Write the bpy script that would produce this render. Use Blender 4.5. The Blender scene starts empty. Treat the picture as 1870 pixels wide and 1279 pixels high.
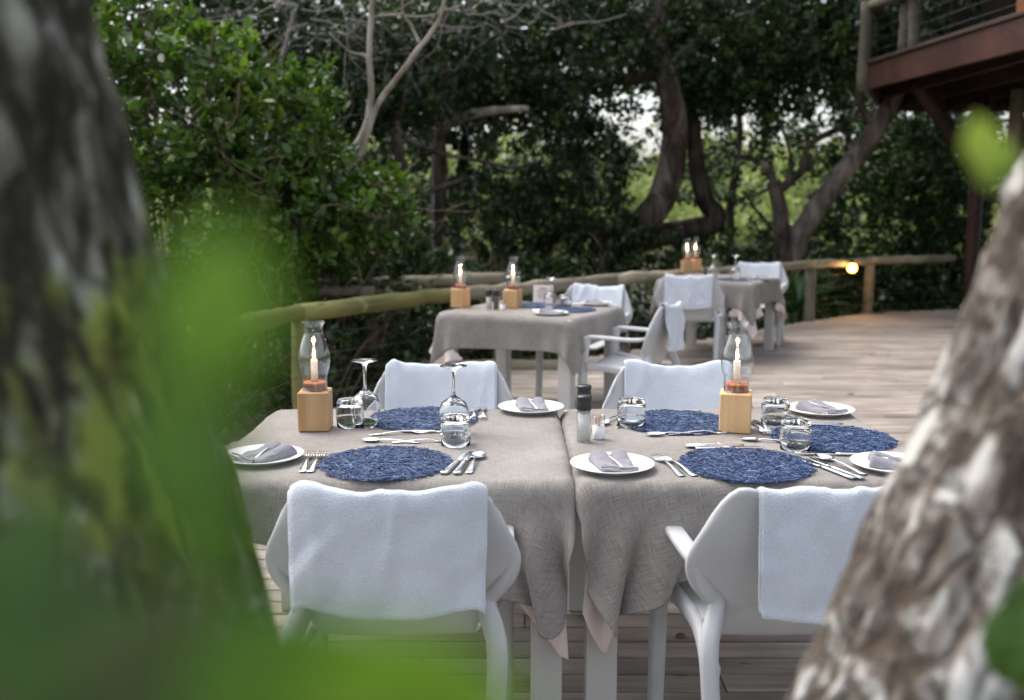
import bpy, math, random
import numpy as np
from mathutils import Vector, Matrix, Euler

R = math.radians
rng = np.random.default_rng(7)
random.seed(7)
scn = bpy.context.scene
C = scn.collection

# ------------------------------------------------------------------ camera, sky, sun, exposure
FPX, CXP, CYP, HOR, CAMH = 1880.0, 935.0, 639.5, 364.0, 1.54
PITCH = math.atan((CYP - HOR) / FPX)
cam_d = bpy.data.cameras.new('camera')
cam = bpy.data.objects.new('camera', cam_d); C.objects.link(cam)
cam.location = (0, 0, CAMH)
cam.rotation_euler = (math.pi / 2 - PITCH, 0, 0)
cam_d.sensor_width = 36.0
cam_d.lens = 36.0 * FPX / 1870.0
cam_d.clip_start = 0.02
cam_d.clip_end = 600
cam_d.dof.use_dof = True
cam_d.dof.focus_distance = 3.2
cam_d.dof.aperture_fstop = 2.4
cam_d.dof.aperture_blades = 0
scn.camera = cam

w = bpy.data.worlds.new('World'); scn.world = w; w.use_nodes = True
nt = w.node_tree
bg = nt.nodes['Background']
sky = nt.nodes.new('ShaderNodeTexSky'); sky.sky_type = 'NISHITA'; sky.sun_disc = False
SUN_EL, SUN_AZ = R(58), R(-50)
sky.sun_elevation = SUN_EL; sky.sun_rotation = SUN_AZ
sky.air_density = 1.0; sky.dust_density = 4.0; sky.ozone_density = 1.0
hsv = nt.nodes.new('ShaderNodeHueSaturation'); hsv.inputs['Saturation'].default_value = 0.46
nt.links.new(sky.outputs[0], hsv.inputs['Color']); nt.links.new(hsv.outputs[0], bg.inputs['Color'])
bg.inputs['Strength'].default_value = 0.15

sun_d = bpy.data.lights.new('sun', 'SUN'); sun_d.energy = 0.6; sun_d.angle = R(40); sun_d.color = (1.0, 0.96, 0.9)
sun = bpy.data.objects.new('sun', sun_d); C.objects.link(sun)
dirv = Vector((math.sin(SUN_AZ) * math.cos(SUN_EL), math.cos(SUN_AZ) * math.cos(SUN_EL), math.sin(SUN_EL)))
sun.rotation_euler = dirv.to_track_quat('Z', 'Y').to_euler()

scn.view_settings.view_transform = 'Standard'
scn.view_settings.look = 'None'
scn.view_settings.exposure = 1.32
scn.view_settings.gamma = 1.0
scn.render.engine = 'CYCLES'
cy = scn.cycles
cy.use_denoising = True
cy.max_bounces = 10; cy.diffuse_bounces = 3; cy.glossy_bounces = 4; cy.transmission_bounces = 10; cy.transparent_max_bounces = 8
cy.sample_clamp_indirect = 6.0

# ------------------------------------------------------------------ helpers
def ray(px, py):
    a = (px - CXP) / FPX; b = -(py - CYP) / FPX
    return np.array([a, math.cos(PITCH) + b * math.sin(PITCH), -math.sin(PITCH) + b * math.cos(PITCH)])
def on(px, py, z):
    r = ray(px, py); t = (z - CAMH) / r[2]
    return np.array([0, 0, CAMH]) + t * r
def at(px, py, y):
    r = ray(px, py)
    return np.array([0, 0, CAMH]) + (y / r[1]) * r

def tag(o, label=None, cat=None, group=None, kind=None):
    if label: o['label'] = label
    if cat: o['category'] = cat
    if group: o['group'] = group
    if kind: o['kind'] = kind
    return o
def empty(name, loc=(0, 0, 0), rz=0.0, label=None, cat=None, group=None, kind=None):
    o = bpy.data.objects.new(name, None); C.objects.link(o)
    o.location = tuple(float(v) for v in loc); o.rotation_euler = (0, 0, rz); o.empty_display_size = 0.05
    return tag(o, label, cat, group, kind)
def mesh(name, v, f, mat=None, smooth=True):
    """v: (n,3) array, f: list of index lists or (m,k) array"""
    me = bpy.data.meshes.new(name)
    v = np.asarray(v, dtype=np.float32).reshape(-1, 3)
    if isinstance(f, np.ndarray):
        m, k = f.shape
        me.vertices.add(len(v)); me.vertices.foreach_set('co', v.ravel())
        me.loops.add(m * k); me.loops.foreach_set('vertex_index', f.astype(np.int32).ravel())
        me.polygons.add(m)
        me.polygons.foreach_set('loop_start', (np.arange(m) * k).astype(np.int32))
        me.polygons.foreach_set('loop_total', np.full(m, k, np.int32))
        me.update(calc_edges=True)
    else:
        me.from_pydata([tuple(map(float, p)) for p in v], [], [tuple(map(int, q)) for q in f]); me.update()
    if smooth:
        me.polygons.foreach_set('use_smooth', np.ones(len(me.polygons), bool))
    if mat: me.materials.append(mat)
    return me
def inst(name, me, parent=None, loc=(0, 0, 0), rot=(0, 0, 0), scale=None):
    o = bpy.data.objects.new(name, me); C.objects.link(o)
    if parent: o.parent = parent
    o.location = tuple(float(a) for a in loc); o.rotation_euler = rot
    if scale is not None: o.scale = scale
    return o

class MB:
    """collects pieces of one mesh"""
    def __init__(s): s.v = []; s.f = []; s.n = 0
    def add(s, v, f):
        v = np.asarray(v, float).reshape(-1, 3)
        s.v.append(v); s.f += [[int(i) + s.n for i in q] for q in f]; s.n += len(v)
        return s
    def build(s, name, mat=None, smooth=True): return mesh(name, np.concatenate(s.v), s.f, mat, smooth)

def lathe(prof, n=32):
    prof = np.asarray(prof, float); k = len(prof)
    a = np.linspace(0, 2 * np.pi, n, endpoint=False)
    v = np.stack([np.outer(prof[:, 0], np.cos(a)), np.outer(prof[:, 0], np.sin(a)), np.repeat(prof[:, 1][:, None], n, 1)], -1).reshape(-1, 3)
    f = []
    for i in range(k - 1):
        for j in range(n):
            j2 = (j + 1) % n
            f.append([i * n + j, i * n + j2, (i + 1) * n + j2, (i + 1) * n + j])
    return v, f
def frames(P):
    P = np.asarray(P, float); T = np.gradient(P, axis=0); T /= np.linalg.norm(T, axis=1)[:, None] + 1e-9
    ref = np.array([0, 0, 1.0]) if abs(T[0, 2]) < 0.8 else np.array([1.0, 0, 0])
    U = np.zeros_like(P); u = ref
    for i in range(len(P)):
        u = u - T[i] * (u @ T[i]); u = u / (np.linalg.norm(u) + 1e-9); U[i] = u
    return T, U, np.cross(T, U)
def tube(P, r, n=8, cap=True, sq=None):
    """tube along P; r scalar/array; sq=(a,b,p) gives a superellipse section (a along U, b along V)"""
    P = np.asarray(P, float); m = len(P); r = np.broadcast_to(np.asarray(r, float), (m,))
    T, U, V = frames(P); a = np.linspace(0, 2 * np.pi, n, endpoint=False)
    c, s = np.cos(a), np.sin(a)
    if sq is not None:
        c = np.sign(c) * np.abs(c) ** sq[2] * sq[0]; s = np.sign(s) * np.abs(s) ** sq[2] * sq[1]
    v = P[:, None] + r[:, None, None] * (c[None, :, None] * U[:, None] + s[None, :, None] * V[:, None])
    f = []
    for i in range(m - 1):
        for j in range(n):
            j2 = (j + 1) % n
            f.append([i * n + j, i * n + j2, (i + 1) * n + j2, (i + 1) * n + j])
    if cap: f.append(list(range(n))[::-1]); f.append([(m - 1) * n + j for j in range(n)])
    return v.reshape(-1, 3), f
def spline(P, n):
    """Catmull-Rom through the points"""
    P = np.asarray(P, float); Q = np.vstack([2 * P[0] - P[1], P, 2 * P[-1] - P[-2]])
    t = np.linspace(0, len(P) - 1 - 1e-6, n); i = t.astype(int); u = (t - i)[:, None]
    p0, p1, p2, p3 = Q[i], Q[i + 1], Q[i + 2], Q[i + 3]
    return 0.5 * (2 * p1 + (p2 - p0) * u + (2 * p0 - 5 * p1 + 4 * p2 - p3) * u ** 2 + (3 * p1 - p0 - 3 * p2 + p3) * u ** 3)
def box(x0, x1, y0, y1, z0, z1, b=0.004):
    """box with chamfered edges: three nested rings per axis, hull-like 24 corner verts"""
    X, Y, Z = (x0, x1), (y0, y1), (z0, z1)
    v = []; idx = {}
    for i in (0, 1):
        for j in (0, 1):
            for k in (0, 1):
                sx, sy, sz = (1, -1)[i], (1, -1)[j], (1, -1)[k]
                p = np.array([X[i], Y[j], Z[k]])
                for ax in range(3):
                    q = p + np.array([sx, sy, sz]) * b; q[ax] = p[ax]
                    idx[(i, j, k, ax)] = len(v); v.append(q)
    g = lambda i, j, k, ax: idx[(i, j, k, ax)]
    f = []
    for s in (0, 1):
        a = [g(s, 0, 0, 0), g(s, 1, 0, 0), g(s, 1, 1, 0), g(s, 0, 1, 0)]; f.append(a if s else a[::-1])
        a = [g(0, s, 0, 1), g(0, s, 1, 1), g(1, s, 1, 1), g(1, s, 0, 1)]; f.append(a if s else a[::-1])
        a = [g(0, 0, s, 2), g(1, 0, s, 2), g(1, 1, s, 2), g(0, 1, s, 2)]; f.append(a if s else a[::-1])
    for s in (0, 1):
        for t in (0, 1):
            a = [g(s, t, 0, 0), g(s, t, 1, 0), g(s, t, 1, 1), g(s, t, 0, 1)]; f.append(a if s != t else a[::-1])
            a = [g(s, 0, t, 0), g(s, 0, t, 2), g(s, 1, t, 2), g(s, 1, t, 0)]; f.append(a if s != t else a[::-1])
            a = [g(0, s, t, 1), g(1, s, t, 1), g(1, s, t, 2), g(0, s, t, 2)]; f.append(a if s != t else a[::-1])
    for i in (0, 1):
        for j in (0, 1):
            for k in (0, 1):
                a = [g(i, j, k, 0), g(i, j, k, 1), g(i, j, k, 2)]; f.append(a if (i + j + k) % 2 else a[::-1])
    return np.array(v), f
def grid_faces(r, c):
    i, j = np.meshgrid(np.arange(r - 1), np.arange(c - 1), indexing='ij')
    a = (i * c + j).ravel(); return np.stack([a, a + 1, a + c + 1, a + c], 1)
def grid_normals(G):
    du = np.gradient(G, axis=1); dv = np.gradient(G, axis=0); n = np.cross(du, dv)
    return n / (np.linalg.norm(n, axis=2, keepdims=True) + 1e-12)
def thick_grid(G, th):
    """closed sheet from a grid, offset half each way with a rounded rim"""
    r, c, _ = G.shape; N = grid_normals(G); t = np.broadcast_to(np.asarray(th, float), (r, c))[..., None] / 2
    A = (G + N * t).reshape(-1, 3); B = (G - N * t).reshape(-1, 3); f = grid_faces(r, c); m = r * c
    edge = list(range(c)) + [i * c + c - 1 for i in range(1, r)] + [(r - 1) * c + j for j in range(c - 2, -1, -1)] + [i * c for i in range(r - 2, 0, -1)]
    E = np.array(edge); cen = G.reshape(-1, 3)[E]
    inward = np.gradient(cen, axis=0); Nn = N.reshape(-1, 3)[E]; out = np.cross(inward, Nn); out /= np.linalg.norm(out, axis=1)[:, None] + 1e-9
    M = cen + out * t.reshape(-1, 1)[E] * 0.9
    E2 = np.roll(E, -1); k = len(E); mi = 2 * m + np.arange(k); mi2 = np.roll(mi, -1)
    F = np.concatenate([f, f[:, ::-1] + m, np.stack([E2, E, mi, mi2], 1), np.stack([mi2, mi, E + m, E2 + m], 1)])
    return np.concatenate([A, B, M]), F
def vnoise(P, seed=0):
    """smooth value noise for (n,3) points, about -1..1"""
    P = np.asarray(P, float); i = np.floor(P).astype(np.int64); u = P - i; u = u * u * (3 - 2 * u)
    def h(a):
        n = a[:, 0] * 374761393 + a[:, 1] * 668265263 + a[:, 2] * 2147483647 + seed * 974711
        n = (n ^ (n >> 13)) * 1274126177 & 0x7fffffff
        n = (n ^ (n >> 16)) & 0xffff
        return n / 32767.5 - 1
    o = 0
    for dx in (0, 1):
        for dy in (0, 1):
            for dz in (0, 1):
                wt = (u[:, 0] if dx else 1 - u[:, 0]) * (u[:, 1] if dy else 1 - u[:, 1]) * (u[:, 2] if dz else 1 - u[:, 2])
                o = o + wt * h(i + np.array([dx, dy, dz]))
    return o

# ------------------------------------------------------------------ materials
def newmat(name):
    m = bpy.data.materials.new(name); m.use_nodes = True
    return m, m.node_tree, m.node_tree.nodes['Principled BSDF']
def N(t, typ, **kw):
    n = t.nodes.new(typ)
    for k, v in kw.items():
        if k in n.inputs: n.inputs[k].default_value = v
        else: setattr(n, k, v)
    return n
def ramp(t, fac, stops):
    n = t.nodes.new('ShaderNodeValToRGB'); e = n.color_ramp.elements
    while len(e) < len(stops): e.new(0.5)
    for el, (p, c) in zip(e, stops): el.position = p; el.color = (*c, 1)
    t.links.new(fac, n.inputs[0]); return n
def coords(t, scale=(1, 1, 1), kind='Object'):
    tc = t.nodes.new('ShaderNodeTexCoord'); mp = t.nodes.new('ShaderNodeMapping'); mp.inputs['Scale'].default_value = scale
    t.links.new(tc.outputs[kind], mp.inputs[0]); return mp.outputs[0]
def bump(t, b, h, strength, dist=0.01):
    n = N(t, 'ShaderNodeBump', Strength=strength, Distance=dist); t.links.new(h, n.inputs['Height']); t.links.new(n.outputs[0], b.inputs['Normal'])
def simple(name, col, rough=0.5, var=0.0, scale=8, spec=0.5, metal=0.0, bmp=0.0):
    m, t, b = newmat(name)
    b.inputs['Roughness'].default_value = rough; b.inputs['Metallic'].default_value = metal; b.inputs['Specular IOR Level'].default_value = spec
    col = np.array(col)
    if var > 0 or bmp > 0:
        n = N(t, 'ShaderNodeTexNoise', Scale=scale, Detail=6.0); t.links.new(coords(t), n.inputs['Vector'])
        r = ramp(t, n.outputs[0], [(0.3, tuple(col * (1 - var))), (0.7, tuple(np.minimum(col * (1 + var), 1)))])
        t.links.new(r.outputs[0], b.inputs['Base Color'])
        if bmp: bump(t, b, n.outputs[0], bmp)
    else: b.inputs['Base Color'].default_value = (*col, 1)
    return m
def wood(name, dark, light, axis=0, sc=1.0, rough=0.6, obj_random=True, bmp=0.3, knots=True, blotch=None):
    m, t, b = newmat(name); b.inputs['Roughness'].default_value = rough; b.inputs['Specular IOR Level'].default_value = 0.3
    s = [22 * sc] * 3; s[axis] = 1.1 * sc
    tc = t.nodes.new('ShaderNodeTexCoord'); ad = N(t, 'ShaderNodeVectorMath', operation='ADD'); t.links.new(tc.outputs['Object'], ad.inputs[0])
    oi = t.nodes.new('ShaderNodeObjectInfo')
    if obj_random:
        ml = N(t, 'ShaderNodeMath', operation='MULTIPLY'); ml.inputs[1].default_value = 37.0; t.links.new(oi.outputs['Random'], ml.inputs[0])
        cb = t.nodes.new('ShaderNodeCombineXYZ')
        for k in range(3): t.links.new(ml.outputs[0], cb.inputs[k])
        t.links.new(cb.outputs[0], ad.inputs[1])
    mp = t.nodes.new('ShaderNodeMapping'); mp.inputs['Scale'].default_value = s; t.links.new(ad.outputs[0], mp.inputs[0])
    n1 = N(t, 'ShaderNodeTexNoise', Scale=1.0, Detail=8.0, Roughness=0.65, Distortion=0.6); t.links.new(mp.outputs[0], n1.inputs['Vector'])
    n2 = N(t, 'ShaderNodeTexNoise', Scale=2.2, Detail=4.0); t.links.new(ad.outputs[0], n2.inputs['Vector'])
    mx = N(t, 'ShaderNodeMath', operation='MULTIPLY_ADD'); mx.inputs[1].default_value = 0.5; t.links.new(n2.outputs[0], mx.inputs[0])
    hf = N(t, 'ShaderNodeMath', operation='MULTIPLY'); hf.inputs[1].default_value = 0.5; t.links.new(n1.outputs[0], hf.inputs[0]); t.links.new(hf.outputs[0], mx.inputs[2])
    r = ramp(t, mx.outputs[0], [(0.36, dark), (0.52, tuple((np.array(dark) + np.array(light)) / 2)), (0.64, light)])
    out = r.outputs[0]
    if obj_random:
        h = N(t, 'ShaderNodeHueSaturation'); mr = N(t, 'ShaderNodeMapRange'); mr.inputs['To Min'].default_value = 0.78; mr.inputs['To Max'].default_value = 1.15
        t.links.new(oi.outputs['Random'], mr.inputs['Value']); t.links.new(mr.outputs[0], h.inputs['Value']); t.links.new(out, h.inputs['Color']); out = h.outputs[0]
    if knots:
        s2 = [9 * sc] * 3; s2[axis] = 3.2 * sc
        mp2 = t.nodes.new('ShaderNodeMapping'); mp2.inputs['Scale'].default_value = s2; t.links.new(ad.outputs[0], mp2.inputs[0])
        vo = N(t, 'ShaderNodeTexVoronoi', Scale=1.0); t.links.new(mp2.outputs[0], vo.inputs['Vector'])
        kr = ramp(t, vo.outputs['Distance'], [(0.03, (0, 0, 0)), (0.11, (1, 1, 1))])
        mk = N(t, 'ShaderNodeMix', data_type='RGBA', blend_type='MIX'); t.links.new(kr.outputs[0], mk.inputs[0])
        mk.inputs[6].default_value = (*(np.array(dark) * 0.55), 1); t.links.new(out, mk.inputs[7]); out = mk.outputs[2]
    if blotch:
        nb = N(t, 'ShaderNodeTexNoise', Scale=blotch[1], Detail=5.0, Roughness=0.7); t.links.new(ad.outputs[0], nb.inputs['Vector'])
        br = ramp(t, nb.outputs[0], [(blotch[2], (0, 0, 0)), (blotch[2] + 0.14, (1, 1, 1))])
        mk = N(t, 'ShaderNodeMix', data_type='RGBA'); t.links.new(br.outputs[0], mk.inputs[0]); t.links.new(out, mk.inputs[6]); mk.inputs[7].default_value = (*blotch[0], 1); out = mk.outputs[2]
    t.links.new(out, b.inputs['Base Color']); bump(t, b, n1.outputs[0], bmp, 0.006)
    return m
def fabric(name, c0, c1, thread=900, bmp=0.25, rough=0.95, slub=0.4, sheen=0.1, wide=3.0):
    """woven cloth: two crossed thread noises, slubs and broad tone drift"""
    m, t, b = newmat(name); b.inputs['Roughness'].default_value = rough; b.inputs['Specular IOR Level'].default_value = 0.15
    b.inputs['Sheen Weight'].default_value = sheen
    tc = t.nodes.new('ShaderNodeTexCoord')
    outs = []
    for sx, sy in ((thread, thread * 0.05), (thread * 0.05, thread)):
        mp = t.nodes.new('ShaderNodeMapping'); mp.inputs['Scale'].default_value = (sx, sy, 1); t.links.new(tc.outputs['UV'], mp.inputs[0])
        n = N(t, 'ShaderNodeTexNoise', Scale=1.0, Detail=3.0, Roughness=0.6); t.links.new(mp.outputs[0], n.inputs['Vector']); outs.append(n.outputs[0])
    ad = N(t, 'ShaderNodeMath', operation='ADD'); t.links.new(outs[0], ad.inputs[0]); t.links.new(outs[1], ad.inputs[1])
    nb = N(t, 'ShaderNodeTexNoise', Scale=wide, Detail=3.0); t.links.new(tc.outputs['UV'], nb.inputs['Vector'])
    sm = N(t, 'ShaderNodeMath', operation='MULTIPLY_ADD'); sm.inputs[1].default_value = slub; t.links.new(ad.outputs[0], sm.inputs[0])
    k = N(t, 'ShaderNodeMath', operation='MULTIPLY'); k.inputs[1].default_value = 0.4; t.links.new(nb.outputs[0], k.inputs[0]); t.links.new(k.outputs[0], sm.inputs[2])
    mid = slub * 1.0 + 0.2
    r = ramp(t, sm.outputs[0], [(max(0, mid - 0.17), c0), (min(1, mid + 0.17), c1)])
    t.links.new(r.outputs[0], b.inputs['Base Color']); bump(t, b, ad.outputs[0], bmp, 0.002)
    return m
def leafmat(name, cols, trans=0.25, rough=0.42, spec=0.4):
    """leaf: colour from the per-leaf 'tint' attribute, part of the light passes through"""
    m, t, b = newmat(name)
    a = t.nodes.new('ShaderNodeAttribute'); a.attribute_name = 'tint'
    r = ramp(t, a.outputs['Fac'], [(i / (len(cols) - 1), c) for i, c in enumerate(cols)])
    t.links.new(r.outputs[0], b.inputs['Base Color'])
    b.inputs['Roughness'].default_value = rough; b.inputs['Specular IOR Level'].default_value = spec
    tr = t.nodes.new('ShaderNodeBsdfTranslucent')
    h = N(t, 'ShaderNodeHueSaturation', Saturation=1.15, Value=1.5); t.links.new(r.outputs[0], h.inputs['Color']); t.links.new(h.outputs[0], tr.inputs['Color'])
    mx = N(t, 'ShaderNodeMixShader'); mx.inputs[0].default_value = trans
    t.links.new(b.outputs[0], mx.inputs[1]); t.links.new(tr.outputs[0], mx.inputs[2]); t.links.new(mx.outputs[0], t.nodes['Material Output'].inputs['Surface'])
    return m
def glass(name, tint=(1, 1, 1)):
    m, t, b = newmat(name)
    b.inputs['Base Color'].default_value = (*tint, 1); b.inputs['Transmission Weight'].default_value = 1.0
    b.inputs['Roughness'].default_value = 0.0; b.inputs['IOR'].default_value = 1.46
    return m
def thin_glass(name):
    """thin-walled glass: passes light straight through, mirrors more at grazing angles"""
    m, t, b = newmat(name)
    tr = t.nodes.new('ShaderNodeBsdfTransparent'); tr.inputs[0].default_value = (0.97, 0.98, 0.98, 1)
    gl = t.nodes.new('ShaderNodeBsdfGlossy'); gl.inputs['Roughness'].default_value = 0.02
    lw = N(t, 'ShaderNodeLayerWeight', Blend=0.5); pw = N(t, 'ShaderNodeMath', operation='POWER'); pw.inputs[1].default_value = 3.0
    fr = N(t, 'ShaderNodeMath', operation='MULTIPLY_ADD'); fr.inputs[1].default_value = 0.85; fr.inputs[2].default_value = 0.07
    t.links.new(lw.outputs['Facing'], pw.inputs[0]); t.links.new(pw.outputs[0], fr.inputs[0]); mx = N(t, 'ShaderNodeMixShader')
    t.links.new(fr.outputs[0], mx.inputs[0]); t.links.new(tr.outputs[0], mx.inputs[1]); t.links.new(gl.outputs[0], mx.inputs[2])
    t.links.new(mx.outputs[0], t.nodes['Material Output'].inputs['Surface']); return m
def emit(name, col, s):
    m, t, b = newmat(name); b.inputs['Base Color'].default_value = (*col, 1)
    b.inputs['Emission Color'].default_value = (*col, 1); b.inputs['Emission Strength'].default_value = s
    return m
def bark(name, cols, scale=9.0, stretch=0.28, patch=None, patch2=None, bmp=0.8, rough=0.9, crack=None):
    """ridged bark stretched along the trunk (object Z), with lichen and moss patches"""
    m, t, b = newmat(name); b.inputs['Roughness'].default_value = rough; b.inputs['Specular IOR Level'].default_value = 0.2
    tc = t.nodes.new('ShaderNodeTexCoord')
    mp = t.nodes.new('ShaderNodeMapping'); mp.inputs['Scale'].default_value = (scale, scale, scale * stretch); t.links.new(tc.outputs['Object'], mp.inputs[0])
    n = N(t, 'ShaderNodeTexNoise', Scale=1.0, Detail=7.0, Roughness=0.6, Distortion=0.5); t.links.new(mp.outputs[0], n.inputs['Vector'])
    r = ramp(t, n.outputs[0], [(0.36 + 0.28 * i / (len(cols) - 1), c) for i, c in enumerate(cols)])
    out = r.outputs[0]
    for p in (patch, patch2):
        if not p: continue
        col, sc, th, st = p
        mp2 = t.nodes.new('ShaderNodeMapping'); mp2.inputs['Scale'].default_value = (sc, sc, sc * st); mp2.inputs['Location'].default_value = (sc * 3.1, 1.7, 0.4)
        t.links.new(tc.outputs['Object'], mp2.inputs[0])
        n2 = N(t, 'ShaderNodeTexNoise', Scale=1.0, Detail=4.0, Roughness=0.55); t.links.new(mp2.outputs[0], n2.inputs['Vector'])
        pr = ramp(t, n2.outputs[0], [(th, (0, 0, 0)), (th + 0.07, (1, 1, 1))])
        mk = N(t, 'ShaderNodeMix', data_type='RGBA'); t.links.new(pr.outputs[0], mk.inputs[0]); t.links.new(out, mk.inputs[6]); mk.inputs[7].default_value = (*col, 1); out = mk.outputs[2]
    if crack:
        csc, cst, cw, ccol, wrp = crack
        wn = N(t, 'ShaderNodeTexNoise', Scale=7.0, Detail=3.0); t.links.new(tc.outputs['Object'], wn.inputs['Vector'])
        mw = N(t, 'ShaderNodeVectorMath', operation='MULTIPLY_ADD'); mw.inputs[1].default_value = (wrp, wrp, wrp); t.links.new(wn.outputs['Color'], mw.inputs[0]); t.links.new(tc.outputs['Object'], mw.inputs[2])
        mp3 = t.nodes.new('ShaderNodeMapping'); mp3.inputs['Scale'].default_value = (csc, csc, csc * cst); t.links.new(mw.outputs[0], mp3.inputs[0])
        vo = N(t, 'ShaderNodeTexVoronoi', feature='DISTANCE_TO_EDGE', Scale=1.0); t.links.new(mp3.outputs[0], vo.inputs['Vector'])
        nz = N(t, 'ShaderNodeTexNoise', Scale=csc * 0.8, Detail=5.0, Roughness=0.65); t.links.new(mw.outputs[0], nz.inputs['Vector'])
        ma = N(t, 'ShaderNodeMath', operation='MULTIPLY_ADD'); ma.inputs[1].default_value = 0.75; t.links.new(nz.outputs[0], ma.inputs[0]); t.links.new(vo.outputs['Distance'], ma.inputs[2])
        cr = ramp(t, ma.outputs[0], [(cw, (0, 0, 0)), (cw + 0.22, (1, 1, 1))])
        mk = N(t, 'ShaderNodeMix', data_type='RGBA'); t.links.new(cr.outputs[0], mk.inputs[0]); mk.inputs[6].default_value = (*ccol, 1); t.links.new(out, mk.inputs[7]); out = mk.outputs[2]
        t.links.new(out, b.inputs['Base Color']); bump(t, b, cr.outputs[0], 0.8, 0.012); return m
    t.links.new(out, b.inputs['Base Color']); bump(t, b, n.outputs[0], bmp, 0.02)
    return m

M = {}
M['deck'] = wood('weathered_pine', (0.19, 0.155, 0.13), (0.47, 0.415, 0.365), 0, 1.0, 0.75, blotch=((0.25, 0.21, 0.175), 1.6, 0.58))
M['log'] = wood('green_treated_log', (0.10, 0.095, 0.03), (0.26, 0.25, 0.085), 0, 0.8, 0.7, knots=True, blotch=((0.40, 0.36, 0.24), 2.3, 0.60))
M['log_dull'] = wood('grey_log', (0.13, 0.11, 0.075), (0.34, 0.31, 0.23), 0, 0.8, 0.8, blotch=((0.10, 0.12, 0.04), 2.5, 0.6))
M['log_dark'] = wood('dark_olive_log', (0.06, 0.052, 0.036), (0.16, 0.145, 0.105), 0, 0.8, 0.8)
M['fascia'] = wood('red_brown_board', (0.026, 0.012, 0.009), (0.072, 0.031, 0.023), 1, 0.7, 0.5, knots=False)
M['darkwood'] = wood('dark_timber', (0.02, 0.013, 0.010), (0.06, 0.035, 0.026), 0, 0.7, 0.6, knots=False)
M['orangewood'] = wood('orange_timber', (0.16, 0.055, 0.02), (0.30, 0.12, 0.05), 2, 0.7, 0.5, knots=False)
M['block'] = wood('oiled_pine_block', (0.50, 0.29, 0.13), (0.74, 0.50, 0.27), 2, 1.2, 0.45, bmp=0.1, knots=False)
M['bark_ring'] = wood('bark_ring', (0.20, 0.06, 0.025), (0.55, 0.24, 0.11), 2, 2.2, 0.6, knots=False)
M['resin'] = simple('grey_resin', (0.49, 0.495, 0.505), 0.40, 0.07, 7, 0.4)
M['tablewood'] = simple('grey_table_paint', (0.50, 0.48, 0.46), 0.55, 0.07, 6, 0.3)
M['linen'] = fabric('taupe_linen', (0.15, 0.135, 0.12), (0.335, 0.31, 0.285), 420, 0.5, slub=0.5)
M['linen_pink'] = fabric('pale_pink_cotton', (0.60, 0.50, 0.46), (0.74, 0.64, 0.60), 700, 0.15)
M['towel'] = simple('white_terry', (0.62, 0.665, 0.73), 0.95, 0.06, 260, 0.1, bmp=0.5)
M['towel'].node_tree.nodes['Principled BSDF'].inputs['Sheen Weight'].default_value = 0.35
M['napkin'] = fabric('mauve_napkin', (0.18, 0.175, 0.195), (0.32, 0.312, 0.34), 300, 0.35)
M['china'] = simple('white_china', (0.80, 0.79, 0.77), 0.15, spec=0.5)
M['steel'] = simple('polished_steel', (0.75, 0.75, 0.76), 0.14, metal=1.0)
M['cable'] = simple('steel_cable', (0.14, 0.14, 0.13), 0.4, metal=0.8)
M['glass'] = glass('clear_glass', (0.985, 0.99, 0.99))
M['thin'] = thin_glass('thin_glass')
M['black'] = simple('black_plastic', (0.018, 0.018, 0.02), 0.35)
M['salt'] = simple('salt_grains', (0.86, 0.85, 0.83), 0.9, 0.04, 300, bmp=0.4)
M['pepper'] = simple('pepper_grains', (0.09, 0.06, 0.04), 0.9, 0.5, 220, bmp=0.4)
M['pick'] = simple('toothpick_wood', (0.62, 0.36, 0.19), 0.6, 0.1, 40)
M['cup'] = simple('white_cup', (0.80, 0.80, 0.79), 0.3)
M['card'] = simple('menu_card', (0.72, 0.66, 0.63), 0.7)
M['ink'] = simple('print_ink', (0.12, 0.11, 0.12), 0.7)
M['flame'] = emit('candle_flame', (1.0, 0.62, 0.25), 22.0)
M['wick'] = simple('wick', (0.02, 0.015, 0.01), 0.9)
M['bulb'] = emit('lamp_globe', (1.0, 0.48, 0.10), 4.0)
m, t, b = newmat('candle_wax'); b.inputs['Base Color'].default_value = (0.86, 0.82, 0.74, 1); b.inputs['Roughness'].default_value = 0.45
b.inputs['Subsurface Weight'].default_value = 0.3; b.inputs['Subsurface Radius'].default_value = (0.01, 0.006, 0.003); M['wax'] = m
m, t, b = newmat('blue_straw'); a = t.nodes.new('ShaderNodeAttribute'); a.attribute_name = 'tint'
r = ramp(t, a.outputs['Fac'], [(0, (0.010, 0.026, 0.080)), (0.5, (0.026, 0.066, 0.18)), (1, (0.20, 0.31, 0.50))]); t.links.new(r.outputs[0], b.inputs['Base Color'])
b.inputs['Roughness'].default_value = 0.55; M['straw'] = m
M['soil'] = simple('forest_floor', (0.045, 0.038, 0.024), 0.95, 0.5, 3, bmp=0.6)
M['hill'] = simple('grassy_hill', (0.15, 0.20, 0.06), 0.95, 0.35, 0.8, bmp=0.5)
M['bark_dark'] = bark('dark_bark', [(0.02, 0.016, 0.012), (0.05, 0.04, 0.03), (0.10, 0.08, 0.06)], 7, 0.3)
M['bark_mid'] = bark('brown_bark', [(0.025, 0.02, 0.016), (0.07, 0.056, 0.044), (0.16, 0.135, 0.11)], 6, 0.35, patch=((0.26, 0.25, 0.22), 3.0, 0.60, 0.6))
M['bark_red'] = bark('reddish_bark', [(0.03, 0.022, 0.017), (0.085, 0.065, 0.05), (0.19, 0.16, 0.135)], 5, 0.4, patch=((0.27, 0.25, 0.22), 2.5, 0.58, 0.6), patch2=((0.19, 0.07, 0.04), 2.0, 0.63, 0.6))
M['bark_pale'] = bark('pale_bark', [(0.08, 0.068, 0.055), (0.17, 0.15, 0.13), (0.28, 0.25, 0.23)], 6, 0.4)
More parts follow.
